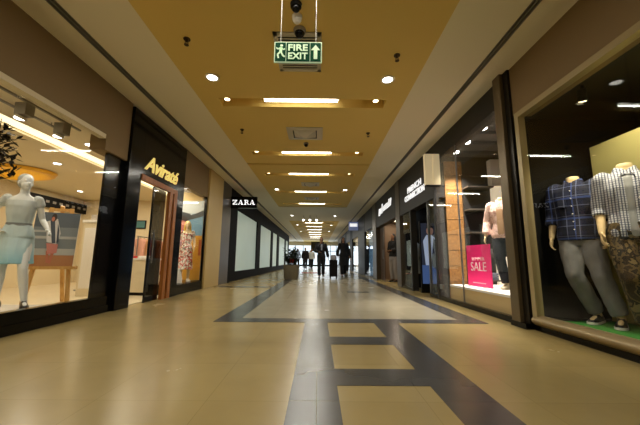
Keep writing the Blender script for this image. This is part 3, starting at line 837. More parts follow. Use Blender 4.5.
def dress(fg, hem, ztop, hemr, voxel=.009, off=.012, sleeve=.25, wr=.008):
    j = fg.j; b = BM(); rr = fg.torso_rings(off, .92, ztop)
    hh = (j['hpr']+j['hpl'])/2
    low = []
    for k_ in range(6):
        f_ = k_/5; z = hem+(.9-hem)*f_
        rx = hemr[0]+(.178-hemr[0])*f_; ry = hemr[1]+(.13-hemr[1])*f_
        kk = j['knr'].lerp(j['knl'], .5); cx_ = kk.x*(1-f_)*.7+hh.x*f_; cy_ = kk.y*(1-f_)*.7+hh.y*f_
        pts = []
        for i in range(24):
            a = 2*PI*i/24; wv = 1+.06*(1-f_)*math.sin(a*7)
            pts.append((cx_+rx*wv*math.cos(a), cy_+ry*wv*math.sin(a), z))
        low.append(pts)
    loft(b, low+rr)
    if sleeve:
        for s_ in 'rl':
            capsule(b, j['sh'+s_], j['sh'+s_].lerp(j['el'+s_], sleeve), .058, .06)
    return remesh(b, voxel, 3, wr, 16)
M_DRESS = bpy.data.materials.new('pale_blue_dress'); M_DRESS.use_nodes = True
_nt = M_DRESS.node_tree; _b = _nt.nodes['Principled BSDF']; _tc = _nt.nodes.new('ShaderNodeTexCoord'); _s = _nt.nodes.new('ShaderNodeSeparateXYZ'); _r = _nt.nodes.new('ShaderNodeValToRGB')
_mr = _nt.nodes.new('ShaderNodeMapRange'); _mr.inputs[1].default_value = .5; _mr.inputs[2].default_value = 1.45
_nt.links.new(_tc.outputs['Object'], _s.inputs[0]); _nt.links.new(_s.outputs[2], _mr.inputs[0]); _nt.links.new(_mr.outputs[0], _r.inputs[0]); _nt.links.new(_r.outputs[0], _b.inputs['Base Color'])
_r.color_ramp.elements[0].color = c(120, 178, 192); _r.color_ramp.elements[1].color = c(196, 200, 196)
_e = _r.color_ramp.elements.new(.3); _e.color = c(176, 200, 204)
_b.inputs['Roughness'].default_value = .7
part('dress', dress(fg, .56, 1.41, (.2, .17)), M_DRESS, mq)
b = BM(); rr = fg.torso_rings(.02, 1.0, 1.1); loft(b, [[(p[0], p[1], 1.06) for p in rr[1]], [(p[0], p[1], 1.1) for p in rr[1]]]); part('belt', b, mat('grey_belt', c(120, 124, 122), .6), mq)
for s_ in 'rl': part('shoe', fg.shoe(s_), M_SHOE, mq)

# --- easel with a picture board
EX, EY = -5.5, 6.45
t = thing('display_easel', 'pale pine easel holding the beach picture in left shop', 'easel', (EX, EY, .012), R(24))
def bar(bm, p0, p1, w_, d_):
    p0, p1 = Vector(p0), Vector(p1); u, v = frame_of(p1-p0)
    loft(bm, [[p+u*w_+v*d_, p-u*w_+v*d_, p-u*w_-v*d_, p+u*w_-v*d_] for p in (p0, p1)])
for x in (-1, 1):
    b = BM(); bar(b, (x*.36, -.14, 0), (x*.17, .1, 2.05), .035, .025); obj('leg', b, M_PINE, t)
b = BM(); bar(b, (0, .9, 0), (0, .1, 2.1), .035, .025); obj('leg', b, M_PINE, t)
b = BM(); box(b, -.42, -.2, .76, .42, .02, .82); obj('ledge', b, M_PINE, t)
b = BM(); box(b, -.2, .06, 1.98, .2, .1, 2.04); obj('crossbar', b, M_PINE, t)
pc = thing('beach_picture', 'beach picture of person in striped towel resting on easel', 'picture', (EX, EY, .012), R(24))
def picture(parent, w_, h_, z0, layers, tilt=0., y=0., name='picture_print', m_back=M_WHITE):
    b = BM(); box(b, -w_/2, .004, 0, w_/2, .03, h_); 
    bmesh.ops.rotate(b, cent=(0, 0, 0), matrix=Matrix.Rotation(tilt, 3, 'X'), verts=b.verts); bmesh.ops.translate(b, vec=(0, y, z0), verts=b.verts)
    obj('backing_board', b, m_back, parent)
    b = BM(); ms = []
    for i, (poly, m_) in enumerate(layers):
        if m_ not in ms: ms.append(m_)
        quad(b, [((u-.5)*w_, .003-.0016*i, v*h_) for u, v in poly], ms.index(m_))
    bmesh.ops.rotate(b, cent=(0, 0, 0), matrix=Matrix.Rotation(tilt, 3, 'X'), verts=b.verts); bmesh.ops.translate(b, vec=(0, y, z0), verts=b.verts)
    o = obj(name, b, ms, parent)
    return o
def R4(u0, v0, u1, v1): return [(u0, v0), (u1, v0), (u1, v1), (u0, v1)]
def EL(u, v, a, b_, n=14): return [(u+a*math.cos(2*PI*i/n), v+b_*math.sin(2*PI*i/n)) for i in range(n)]
PM = lambda n, r, g, b_: mat('print_'+n, c(r, g, b_), .5)
picture(pc, .74, 1.12, .82, [
    (R4(0, 0, 1, 1), PM('sea', 120, 128, 132)), (R4(0, .72, 1, 1), PM('sky', 84, 94, 104)), (R4(0, .0, 1, .2), PM('sand', 176, 120, 76)), (R4(0, .2, 1, .32), PM('foam', 176, 176, 172)),
    (R4(0, .5, 1, .55), PM('foam', 0, 0, 0)), (R4(.0, .62, .6, .66), PM('foam', 0, 0, 0)),
    ([(.36, .28), (.42, .28), (.45, .06), (.4, .06)], PM('flesh', 190, 112, 84)), ([(.48, .3), (.56, .3), (.5, .04), (.45, .06)], PM('flesh', 0, 0, 0)),
    ([(.34, .42), (.6, .4), (.6, .24), (.4, .22)], PM('pink_cloth', 206, 130, 120)),
    ([(.26, .82), (.5, .88), (.62, .6), (.56, .4), (.34, .44)], PM('white_cloth', 208, 204, 200)),
    ([(.34, .84), (.44, .86), (.54, .42), (.46, .42)], PM('blue_cloth', 60, 70, 86)),
    ([(.52, .8), (.58, .66), (.6, .44), (.56, .42)], PM('blue_cloth', 0, 0, 0)),
    (EL(.42, .9, .06, .075), PM('hairs', 48, 34, 28)), (EL(.4, .87, .035, .045), PM('flesh', 0, 0, 0))], R(-6), -.16)

# --- hanging black foliage ornament, top left
t = thing('hanging_black_branch', 'black leafy branch ornament hanging at the far left of boutique', 'ornament', (-5.78, 5.25, BZ))
b = BM(); tube(b, [(0, 0, 0), (0, 0, -.35), (.03, .02, -.8), (0, 0, -1.15)], [.006, .012, .016, .006])
br = []
for i in range(30):
    z = -.25-.95*i/30; a = i*2.4; L_ = .2+.12*random.random()
    e = V3(math.cos(a)*L_, math.sin(a)*L_, z+.06+.1*random.random()); tube(b, [(.01, 0, z), tuple(e*.5+V3(0, 0, z*.5)), tuple(e)], [.009, .007, .004], 6); br.append((V3(.01, 0, z), e))
obj('branch', b, M_BLKM, t, True)
b = BM()
for a, e in br:
    for k_ in range(8):
        p_ = a.lerp(e, .3+.1*k_); d = V3(random.uniform(-1, 1), random.uniform(-1, 1), random.uniform(-.5, 1)).normalized(); u, v = frame_of(d)
        quad(b, [p_, p_+d*.07+u*.04, p_+d*.15, p_+d*.07-u*.04])
lv = obj('leaves', b, M_BLKM, t)

# --- boutique back: header sign panel, cabinets, racks and garments
t = thing('wall_header_panel', 'dark header panel over the clothes wall in boutique', 'header panel', (-10.17, 11.7, 3.05))
b = BM(); box(b, 0, -1.4, -.18, .12, 1.7, .22, .01); obj('panel', b, M_BLKM, t)
b = BM()
for i in range(9): box(b, .12, -1.2+i*.3, -.02, .125, -1.05+i*.3, .07)
obj('pale_motif', b, M_GREY, t)
def garment(kind, m, h_):
    b = BM(); n = 16; rings = []
    sh = .2; prof = [(0, .04, .03), (-.03, sh, .035), (-.12, sh*.98, .045), (-.35*h_, sh*.8, .05), (-.7*h_, sh*.92, .055), (-h_, sh*1.05, .06)]
    for z, rx, ry in prof:
        rings.append([(rx*math.cos(2*PI*i/n)*(1+.05*math.sin(i*2.3)), ry*math.sin(2*PI*i/n)*(1+.15*math.sin(i*3.1)), z) for i in range(n)])
    loft(b, rings[::-1]); return b
def rack(x, y, rz, lab, n, w_, cols, glabs, zr=1.75):
    t = thing('clothes_rack', lab, 'clothes rack', (x, y, .012), rz)
    for sx in (-1, 1):
        b = BM(); cyl(b, (sx*w_, 0, .02), (sx*w_, 0, zr), .018); obj('upright', b, M_STEEL, t, True)
        b = BM(); box(b, sx*w_-.02, -.28, 0, sx*w_+.02, .28, .04); obj('foot', b, M_STEEL, t)
    b = BM(); cyl(b, (-w_-.02, 0, zr), (w_+.02, 0, zr), .018); obj('rail', b, M_STEEL, t, True)
    for i in range(n):
        px = -w_*.85+i*(w_*1.7)/(n-1)
        wx, wy = x+px*math.cos(rz), y+px*math.sin(rz)
        g = thing('hanging_garment', glabs[i], 'garment', (wx, wy, zr+.012), rz+R(90+random.uniform(-6, 6)), 'garments on the boutique racks')
        b = BM(); tube(b, [(0, -.0, .02), (.014, 0, .008), (0, 0, -.02), (0, 0, -.05)], .006, 6); tube(b, [(-.19, 0, -.1), (0, 0, -.05), (.19, 0, -.1)], .008, 6); obj('hanger', b, M_STEEL, g, True)
        m_ = cols[i % len(cols)]; hh = (.9, 1.2, 1.05)[i % 3]
        b = garment(0, m_, hh*1.1); bmesh.ops.translate(b, vec=(0, 0, -.06), verts=b.verts); obj('cloth', b, m_, g, True)
GM = [mat('g_white', c(226, 214, 196), .85), mat('g_brown', c(150, 88, 54), .85), mat('g_rose', c(204, 150, 128), .85), mat('g_tan', c(186, 140, 96), .85), mat('g_rust', c(160, 84, 52), .85), mat('g_grey', c(120, 112, 108), .85)]
CN = ['cream', 'brown', 'rose', 'tan', 'rust coloured', 'grey']
rack(-6.9, 10.0, R(60), 'steel clothes rack of short garments right of the easel', 6, .6, GM, [CN[i]+' garment hanging on the rack right of the easel' for i in range(6)])
rack(-6.2, 11.5, R(90), 'steel clothes rack seen through the boutique doorway', 8, .95, GM[2:]+GM[1:2], ['garment hanging on the doorway rack, %s from the camera side' % w_ for w_ in ('first', 'second', 'third', 'fourth', 'fifth', 'sixth', 'seventh', 'eighth')])
t = thing('display_cabinet', 'white display cabinet standing right of the easel', 'cabinet', (-6.15, 8.5, .012))
b = BM(); box(b, -.22, -.22, 0, .22, .22, 1.95, .01); obj('cabinet_body', b, M_CREAM, t)
b = BM(); box(b, -.25, -.25, 1.95, .25, .25, 2.02, .01); obj('cabinet_top', b, M_WHITE, t)
b = BM(); box(b, -.16, -.235, .2, .16, -.22, 1.8); obj('door', b, M_WHITE, t)
t = tag(obj('gift_box', box(BM(), -.12, -.12, 0, .12, .12, .16, .01), mat('box_grey', c(170, 160, 146), .6), loc=(-6.15, 8.5, 2.032)), 'small grey box on top of the white display cabinet', 'box')
t = thing('counter', 'cream display counter inside the boutique doorway', 'counter', (-5.15, 8.9, .012))
b = BM(); box(b, -.45, -.35, .08, .45, .35, .95, .01); obj('counter_body', b, M_CREAM, t)
b = BM(); box(b, -.48, -.38, .95, .48, .38, 1.0, .008); obj('counter_top', b, M_WHITE, t)
b = BM(); box(b, -.42, -.32, 0, .42, .32, .08); obj('counter_foot', b, M_BLKM, t)
for i, (dx, dy, col, lab) in enumerate(((-.2, -.1, (190, 50, 40), 'small red folded cloth on the cream doorway counter'), (.15, .05, (220, 214, 204), 'white folded cloth on the cream doorway counter'))):
    o = obj('folded_cloth', box(BM(), -.15, -.11, 0, .15, .11, .07, .02), mat('fold%d' % i, c(*col), .9), loc=(-5.15+dx, 8.9+dy, 1.012)); tag(o, lab, 'folded cloth', 'folded cloths on the counter')
t = thing('wall_poster', 'small framed teal picture on boutique end wall', 'picture', (-7.9, 13.08, 2.45))
b = BM(); box(b, -.5, -.03, -.18, .5, 0, .18); obj('frame', b, M_BLKM, t)
b = BM(); box(b, -.46, -.036, -.14, .46, -.03, .14); obj('print', b, PM('teal', 70, 120, 120), t)

# --- window 2 display
pc = thing('beach_backdrop', 'large sunny beach backdrop picture behind the floral dress', 'picture', (-4.62, 10.66, .3), 0)
b = BM(); box(b, XL-1.05, 8.7, 0, XL-.14, 10.75, .29); struct('trim_32', b, M_BLK, 'black display floor in the second left window', 'display floor')
picture(pc, 1.14, 2.75, 0, [
    (R4(0, 0, 1, 1), PM('ochre', 222, 164, 52)), (R4(0, .55, 1, 1), PM('seablue', 110, 150, 176)), (R4(0, .83, 1, 1), PM('cloudw', 190, 198, 200)),
    ([(0, .76), (.3, .86), (.7, .82), (1, .88), (1, .8), (.5, .74), (0, .7)], PM('rockdark', 52, 58, 62)),
    (EL(.4, .7, .16, .1), PM('hairs', 48, 34, 28)), (EL(.38, .67, .11, .075), PM('flesh', 190, 112, 84)), ([(.16, .6), (.56, .6), (.66, .35), (.5, .2), (.15, .25)], PM('lilac', 176, 130, 140)),
    (R4(.1, .56, .5, .62), PM('cobalt', 46, 86, 176)), ([(0, .2), (.3, .3), (.4, .1), (.2, 0), (0, 0)], PM('tanrock', 196, 120, 50)), ([(.0, .18), (.12, .1), (.2, .02), (0, 0)], PM('white_cloth', 208, 204, 200)), (R4(.92, .3, 1, .5), PM('rust', 180, 90, 40))])
fg = Fig(True, elr=(-.22, .03, 1.16), wrr=(-.2, -.1, .93), ell=(.22, .03, 1.16), wrl=(.2, -.1, .93))
mq = thing('mannequin', 'mannequin in long floral dress in the second left window', 'mannequin', (-4.33, 10.1, .29), R(30), 'shop window mannequins'); mq.scale = (.84,)*3
part('body', fg.body(.009), M_MANC, mq)
part('dress', dress(fg, .35, 1.41, (.22, .19), .01), blotch('floral_print', [c(236, 226, 210), c(200, 70, 60), c(240, 230, 214), c(120, 90, 60), c(244, 236, 220), c(214, 110, 90)], 30, gen='VORONOI'), mq)
part('hair', fg.hair(.12), mat('blonde_hair', c(226, 184, 60), .6), mq)
for s_ in 'rl': part('shoe', fg.shoe(s_), M_WHITE, mq)
t = thing('cloth_bag', 'white folded cloth bag on floor of second left window', 'bag', (-4.25, 9.3, .29), R(20))
b = BM(); loft(b, [ell(0, 0, 0, .2, .1, 16), ell(0, 0, .15, .19, .1, 16), ell(.03, 0, .32, .12, .05, 16), ell(.06, 0, .42, .05, .03, 16)]); obj('bag_body', b, M_WHITE, t, True)
b = BM(); tube(b, [(-.02, 0, .38), (-.04, 0, .52), (.06, 0, .58), (.12, 0, .5), (.11, 0, .4)], .012, 8); obj('handle', b, M_WHITE, t, True)
area('window_lamp', (-4.3, 9.7, BZ-.25), .5, 1.2, BOUTIQUE_W*.9, (1, .86, .58))
tt = thing('window_lamp_fitting', 'flat lamp panel above the floral dress window', 'ceiling light', (-4.3, 9.7, BZ-.2)); b = BM(); box(b, -.28, -.65, -.02, .28, .65, .2); obj('lamp_box', b, M_WHITE, tt)

# ================================================================== BLACK STOREFRONT (left, far)
M_FROST = mat('frosted_pane', c(196, 210, 200), .4, emit=ZARA_W, ecol=c(186, 208, 194), var=.1, scale=.7, spec=.3)
bm = BM()
box(bm, XL-.3, 13.62, 3.42, XL, 42, H+.17); box(bm, XL-.3, 13.62, 0, XL, 42, .44)
wins = [(14.9, 19.9), (21.1, 26.0), (27.0, 29.9), (31.4, 36.8), (38.0, 40.8)]
edges = [13.62]+[v for w_ in wins for v in w_]+[42]
for i in range(0, len(edges), 2): box(bm, XL-.3, edges[i], .44, XL, edges[i+1], 3.42)
struct('wall_storefront_black', bm, M_SATIN, 'black storefront with pale lit windows on the far left', 'storefront')
for i, (a, e) in enumerate(wins):
    w = thing('window_%d' % (i+3), 'pale lit window of the black storefront, %s the camera' % (ORD[i]+' to'), 'shop window', (XL, 0, 0), 0, None, 'structure')
    b = BM(); box(b, -.1, a+.04, .44, -.06, e-.04, 3.42); obj('frosted_pane', b, M_FROST, w)
    b = BM()
    for q in (a, e-.05): box(b, -.12, q, .44, -.02, q+.05, 3.42)
    obj('window_frame', b, M_SATIN, w)
s = thing('blade_sign', 'black projecting sign with white ZARA letters at the storefront', 'sign', (-3.38, 13.62, 3.56))
b = BM(); box(b, -.6, -.07, -.26, .6, .07, .26, .01); obj('sign_box', b, M_BLK, s)
# serif letters Z A R A
b = BM(); T3 = lambda u, v, q: (u, q, v)
def poly(pts): prism(b, pts, T3, -.085, -.068)
def bars(x0, x1, z0, z1): poly([(x0, z0), (x1, z0), (x1, z1), (x0, z1)])
LH = .105
def letZ(x):
    bars(x-.1, x+.1, LH-.025, LH); bars(x-.1, x+.1, -LH, -LH+.025); poly([(x+.03, LH-.02), (x+.1, LH-.02), (x-.03, -LH+.02), (x-.1, -LH+.02)])
    bars(x-.1, x-.085, LH-.07, LH); bars(x+.085, x+.1, -LH, -LH+.07)
def letA(x):
    poly([(x-.015, LH), (x+.02, LH), (x+.1, -LH), (x+.04, -LH)]); poly([(x-.015, LH), (x+.005, LH), (x-.08, -LH), (x-.1, -LH)]); bars(x-.06, x+.05, -.05, -.03)
    bars(x-.125, x-.055, -LH, -LH+.018); bars(x+.02, x+.125, -LH, -LH+.018)
def letR(x):
    bars(x-.075, x-.025, -LH, LH); bars(x-.105, x+.0, -LH, -LH+.018); bars(x-.105, x+.04, LH-.02, LH)
    poly([(x+.03, LH), (x+.075, LH-.03), (x+.085, .05), (x+.06, .005), (x+.02, 0), (x+.035, .03), (x+.045, .06), (x+.03, LH-.02)]); bars(x-.03, x+.04, -.005, .015)
    poly([(x+.0, .0), (x+.045, .0), (x+.12, -LH), (x+.065, -LH)])
letZ(-.39); letA(-.13); letR(.13); letA(.39)
obj('lettering', b, M_WLET, s)

# ================================================================== RIGHT WALL
bm = BM(); box(bm, XR, -7, 3.42, XR+.3, 4.78, H+.17)
struct('wall_right', bm, M_WALL, 'tan bulkhead wall above the right menswear window', 'wall')
w = thing('window_10', 'large right shop window with two headless male mannequins', 'shop window', (XR, 0, 0), 0, None, 'structure')
b = BM(); box(b, -.03, -3, 3.33, .08, 4.72, 3.42); box(b, -.03, 4.63, .1, .08, 4.72, 3.33); obj('window_frame', b, M_FRAME, w)
b = BM()
for (y0, y1) in ((-3, 0), (0, 2.95), (2.96, 4.63)): box(b, .02, y0+.003, .2, .035, y1-.003, 3.33)
obj('pane', b, M_GLASS, w)
b = BM(); n = 10; pr = [(.08, .08)]+[(.0-.06*math.sin(PI*i/n), .08+.14*i/n) for i in range(n+1)]+[(.08, .22)]
prism(b, pr, lambda u, v, q: (u, q, v), -3, 4.72); obj('sill', b, M_SILL, w, True)
b = BM(); box(b, 0, -3, 0, .1, 4.72, .08); obj('skirting', b, M_BLK, w)
bm = BM(); box(bm, XR+.08, -3, 0, 7.2, 4.95, .14); struct('floor_menswear', bm, M_BLKM, 'raised display floor in the right menswear window', 'floor')
o = obj('turf_mat', box(BM(), XR+.09, -2.5, .14, 4.42, 4.6, .158), M_TURF); tag(o, 'green artificial turf mat under the male mannequins', 'mat', None)
bm = BM(); box(bm, XR+.12, 4.92, .0, 7.2, 4.97, H); struct('wall_menswear_far', bm, M_BLKM, 'black far side wall inside the right menswear window', 'wall')
bm = BM(); box(bm, 7.0, -3, .0, 7.2, 4.92, H); struct('wall_menswear_back', bm, M_BLKM, 'black back wall inside the right menswear window', 'wall')
bm = BM(); box(bm, XR+.08, -3.2, 0, 7.2, -3, H); struct('wall_menswear_near', bm, M_BLKM, 'black near side wall inside the right menswear window', 'wall')
bm = BM(); box(bm, XR+.12, -3, 3.44, 7.0, 4.92, 3.5); struct('ceiling_menswear', bm, M_BLKM, 'black ceiling inside the right menswear window', 'ceiling')
M_OLIVE = mat('olive_panel', c(176, 164, 104), .6, var=.06, scale=2)
t = thing('display_partition', 'olive beige partition behind the checked shirt mannequin', 'partition', (4.43, 2.6, .14))
spot('partition_fill', (3.7, 3.5, 3.3), (4.5, 3.9, 1.6), MEN_W*24, 120, (1, .93, .66))  # added spot without a fitting, only brightens the partition
for i, (a, e) in enumerate(((-2.2, -.3), (-.29, .98), (.99, 2.14))):
    b = BM(); box(b, 0, a, 0, .1, e, 2.72, .006); obj('panel', b, M_OLIVE, t)
t = thing('wall_cladding', 'dim grey brown panels high above the olive partition', 'wall panel', (5.6, 2.6, .14))
for a, e in ((-2.2, .2), (.21, 2.0)):
    b = BM(); box(b, 0, a, 2.72, .08, e, 3.28); obj('panel', b, mat('grey_brown_panel', c(96, 84, 66), .7), t)
b = BM(); box(b, .02, -2.2, 0, .08, 2.0, 2.72); obj('panel', b, M_BLKM, t)
o = obj('storage_box', box(BM(), -.05, -.4, 0, .05, .4, .34, .01), mat('pale_card', c(196, 180, 120), .7), loc=(4.48, 3.2, 2.862)); tag(o, 'pale beige box standing on top of the olive partition', 'box')
for i, (x, y, lab) in enumerate(((3.62, 3.0, 'black spotlight in menswear window ceiling, nearer the camera'), (3.66, 3.9, 'black spotlight in menswear window ceiling, farther from camera'))):
    t = thing('window_spotlight', lab, 'spotlight', (x, y, 3.44), 0, 'spotlights in the menswear window')
    b = BM(); cyl(b, (0, 0, 0), (0, 0, -.05), .02); cyl(b, (-.01, 0, -.05), (.03, .06, -.2), .05, .06); obj('lamp_housing', b, M_BLKM, t, True)
    b = BM(); cyl(b, (.03, .06, -.2), (.031, .062, -.204), .045); obj('lens', b, M_WLAMP, t, True)
    spot('window_spot_lamp', (x-.02, y+.1, 3.2), (3.85, y+.35, 1.2), MEN_W*13, 70, (1, .86, .6))

# --- male mannequins
M_PLAID = plaid('blue_plaid', c(22, 30, 62), [(0, .11, .45, .1, c(16, 20, 40), .75), (2, .11, .45, .3, c(16, 20, 42), .7), (0, .11, .08, .62, c(150, 160, 196), .3), (2, .11, .07, .8, c(150, 160, 200), .3), (0, .22, .06, .0, c(70, 92, 160), .6), (2, .22, .1, .05, c(74, 98, 170), .55)])
M_CHECK = plaid('fine_check', c(206, 208, 214), [(0, .022, .42, 0, c(44, 52, 84), .8), (2, .022, .42, 0, c(44, 52, 84), .65)])
M_JEAN = mat('grey_denim', c(112, 112, 112), .85, var=.18, scale=14, bump=.2)
M_CAMO = blotch('brown_camouflage', [c(54, 44, 28), c(96, 80, 50), c(38, 34, 24), c(120, 104, 70)], 9)
def neck_cap(fg, m_, parent):
    n_ = fg.torso_rings()[-1]; ctr = sum((Vector(p) for p in n_), V3(0, 0, 0))/len(n_)
    b = BM(); loft(b, [ell(ctr.x, ctr.y, ctr.z-.03, .058, .06, 20), ell(ctr.x, ctr.y, ctr.z-.004, .06, .062, 20), ell(ctr.x, ctr.y, ctr.z+.006, .055, .057, 20)])
    part('neck_cap', b, m_, parent)
def buttons(fg, m_, parent, n=6, y=-.152, x=0.):
    b = BM()
    for i in range(n):
        z = 1.4-i*.085; yy = y if z > 1.2 else y+.004
        cyl(b, (x, yy-.004, z), (x, yy+.004, z), .006, n=8)
    part('buttons', b, m_, parent)
fg = Fig(False, True, elr=(-.225, .03, 1.15), wrr=(-.24, -.05, .9), ell=(.225, .03, 1.15), wrl=(.24, -.06, .9), knr=(-.05, -.13, .5), anr=(.06, .06, .083), knl=(.16, -.1, .49), anl=(.26, -.06, .083))
fg.curl = .55
mq = thing('mannequin', 'headless male mannequin in dark blue plaid shirt and grey jeans', 'mannequin', (3.9, 4.52, .158), R(-54), 'shop window mannequins')
mq.scale = (1.03,)*3
part('body', fg.body(.006), M_MANC, mq); neck_cap(fg, mat('cap_cream', c(236, 214, 168), .4), mq)
part('shirt', fg.shirt(.034, .85, 1.45), M_PLAID, mq); part('collar', fg.collar(), M_PLAID, mq); buttons(fg, M_WHITE, mq)
b = BM(); box(b, -.12, -.16, 1.22, -.045, -.135, 1.31, .004); part('pocket', b, M_PLAID, mq)
part('trousers', fg.trousers(.02, 1.0, .93), M_JEAN, mq)
for s_ in 'rl':
    sh = part('shoe', fg.shoe(s_), M_SHOE, mq); part('sole', fg.sole(s_), M_WHITE, sh)
fg = Fig(False, True, elr=(-.215, .05, 1.15), wrr=(-.225, -.06, .91), ell=(.24, .02, 1.15), wrl=(.26, -.06, .91), knr=(-.06, -.1, .5), anr=(-.0, .0, .083), knl=(.14, -.04, .49), anl=(.18, .0, .083))
fg.curl = .55
mq = thing('mannequin', 'headless male mannequin in open checked shirt over grey tee', 'mannequin', (4.04, 3.86, .158), R(-42), 'shop window mannequins')
mq.scale = (1.03,)*3
part('body', fg.body(.006), M_MANC, mq); neck_cap(fg, mat('cap_cream', None), mq)
part('shirt', fg.shirt(.024, .86, 1.3), M_CHECK, mq); part('collar', fg.collar(.02), M_CHECK, mq)
b = BM(); rr = fg.torso_rings(.02, .86, 1.485)
b2 = [[(p[0]*.36, p[1]-.012 if p[1] < 0 else p[1]*.2, p[2]) for p in r] for r in rr]; loft(b, b2)
part('tee', remesh(b, .01, 2, .004), mat('grey_tee', c(150, 152, 154), .9), mq)
b = BM()
for sg in (-1, 1):
    for a, e in zip(rr, rr[1:]):
        ya = min(p[1] for p in a)-.026; ye = min(p[1] for p in e)-.026; xa = max(p[0] for p in a)*.36; xe = max(p[0] for p in e)*.36
        loft(b, [[(sg*(xa-.012), ya, a[0][2]), (sg*(xa+.03), ya+.006, a[0][2]), (sg*(xa+.016), ya+.03, a[0][2]), (sg*(xa-.012), ya+.03, a[0][2])],
                 [(sg*(xe-.012), ye, e[0][2]), (sg*(xe+.03), ye+.006, e[0][2]), (sg*(xe+.016), ye+.03, e[0][2]), (sg*(xe-.012), ye+.03, e[0][2])]])
part('placket', b, M_CHECK, mq)
part('trousers', fg.trousers(.03, 1.0, .95), M_CAMO, mq)
for s_ in 'rl':
    sh = part('shoe', fg.shoe(s_), M_SHOE, mq); part('sole', fg.sole(s_), M_BLKM, sh)

# ------------------------------------------------------------------ bronze column
c_ = thing('column', 'dark bronze metal column between the two right shop windows', 'column', (XR, 4.95, 0), 0, None, 'structure')
b = BM(); box(b, -.1, -.04, 0, .12, .17, H+.16, .012); obj('shaft', b, M_BRONZE, c_)
b = BM(); box(b, -.04, -.17, 0, .12, -.04, H+.16, .008); obj('shaft', b, mat('dark_bronze', c(44, 40, 34), .3, .7), c_)
b = BM(); box(b, -.115, -.185, 0, .13, .185, .08); obj('foot', b, M_BLK, c_)

# ------------------------------------------------------------------ SALE window
SY0, SY1 = 5.12, 8.35
bm = BM(); box(bm, XR, SY0, 3.78, XR+.25, SY1, H+.17); struct('trim_33', bm, M_CHAR, 'charcoal header over the window with the pink sign', 'header')
w = thing('window_11', 'right shop window with pink sale sign and tiled platform', 'shop window', (XR, 0, 0), 0, None, 'structure')
b = BM()
for a, e in ((SY0, 7.0), (7.0, SY1)): box(b, .02, a+.006, .1, .035, e-.006, 3.78)
obj('pane', b, M_GLASS, w)
b = BM(); box(b, .01, 6.992, .1, .045, 7.008, 3.78); obj('glass_joint', b, M_STEEL, w)
b = BM(); box(b, -.01, SY0, 0, .1, SY1, .1); obj('skirting', b, M_BLK, w)
b = BM(); box(b, .0, 8.1, .28, .04, 8.3, .4); obj('corner_clamp', b, M_STEEL, w)
t = thing('display_platform', 'tan fronted white topped platform under the pink sign', 'platform', (XR+.06, SY0, .0))
b = BM(); box(b, .05, .0, 0, 1.5, 2.75, .38); obj('platform_body', b, mat('tan_laminate', c(196, 168, 112), .5), t)
b = BM(); box(b, .04, 0, .38, 1.5, 2.76, .43, .006); obj('platform_top', b, M_WHITE, t)
bm = BM(); box(bm, 6.4, 4.98, 0, 6.5, 8.6, H); box(bm, XR+.12, 8.42, 0, 6.4, 8.5, H); struct('wall_sale_shop', bm, mat('dim_grey', c(58, 56, 54), .6), 'dark grey walls inside the shop with pink sign', 'wall')
bm = BM(); box(bm, XR+.25, 4.98, 3.98, 6.4, 8.42, 4.04)
for i in range(5): box(bm, XR+.3, 5.3+i*.65, 3.9, 6.4, 5.36+i*.65, 3.98)
struct('ceiling_sale_shop', bm, mat('dark_ceiling', c(72, 72, 72), .6), 'dark slatted ceiling above the pink sale sign', 'ceiling')
t = thing('wood_wall_panel', 'horizontal board wood panel at left behind the sale sign', 'wall panel', (5.3, 8.38, .0))
for i in range(9):
    b = BM(); box(b, -1.75, -.06, .05+i*.42, -1.25, 0, .05+i*.42+.405); obj('board', b, M_PANELWOOD, t)
t = thing('shelf_unit', 'dark shelf unit behind the pink sale sign', 'shelves', (4.36, 8.25, 0), R(90))
b = BM(); box(b, 0, -.35, 0, .06, .35, 3.4); obj('back_panel', b, mat('shelf_dark', c(46, 44, 42), .5), t)
for i in range(5):
    b = BM(); box(b, -.3, -.35, .5+i*.62, 0, .35, .54+i*.62); obj('shelf', b, mat('shelf_edge', c(74, 68, 60), .45), t)
for i, (y, z, col, lab) in enumerate(((4.2, .54, (104, 70, 50), 'brown folded stack on the lowest shelf behind pink sign'), (4.52, .54, (80, 84, 96), 'grey blue folded stack on the lowest dark shelf'), (4.2, 1.16, (130, 110, 90), 'tan folded stack on the second dark shelf'), (4.52, 1.16, (70, 60, 60), 'dark folded stack on the second dark shelf'))):
    g = thing('folded_stack', lab, 'folded clothes', (y, 8.08, z+.0), R(90), 'folded stacks on the dark shelves')
    for k_ in range(3):
        b = BM(); box(b, -.12, -.14, k_*.06, .12, .14, k_*.06+.055, .015); obj('folded_cloth', b, mat('fs%d%d' % (i, k_), c(*[min(255, v+k_*14) for v in col]), .9), g)
t = thing('white_panel_column', 'tall white display panel with added glow behind the pink shirt mannequin', 'display panel', (4.75, 8.1, 0))
b = BM(); box(b, 0, 0, 0, .9, .12, 3.75, .01); obj('panel', b, mat('white_panel_glow', c(236, 226, 206), .6, emit=.5, ecol=c(255, 236, 200)), t)  # emission stands in for lamplight falling on the white panel
b = BM(); box(b, -.03, -.05, 3.05, .93, .14, 3.8, .01); obj('panel_head', b, mat('pale_head', c(220, 212, 200), .6), t)
t0 = None
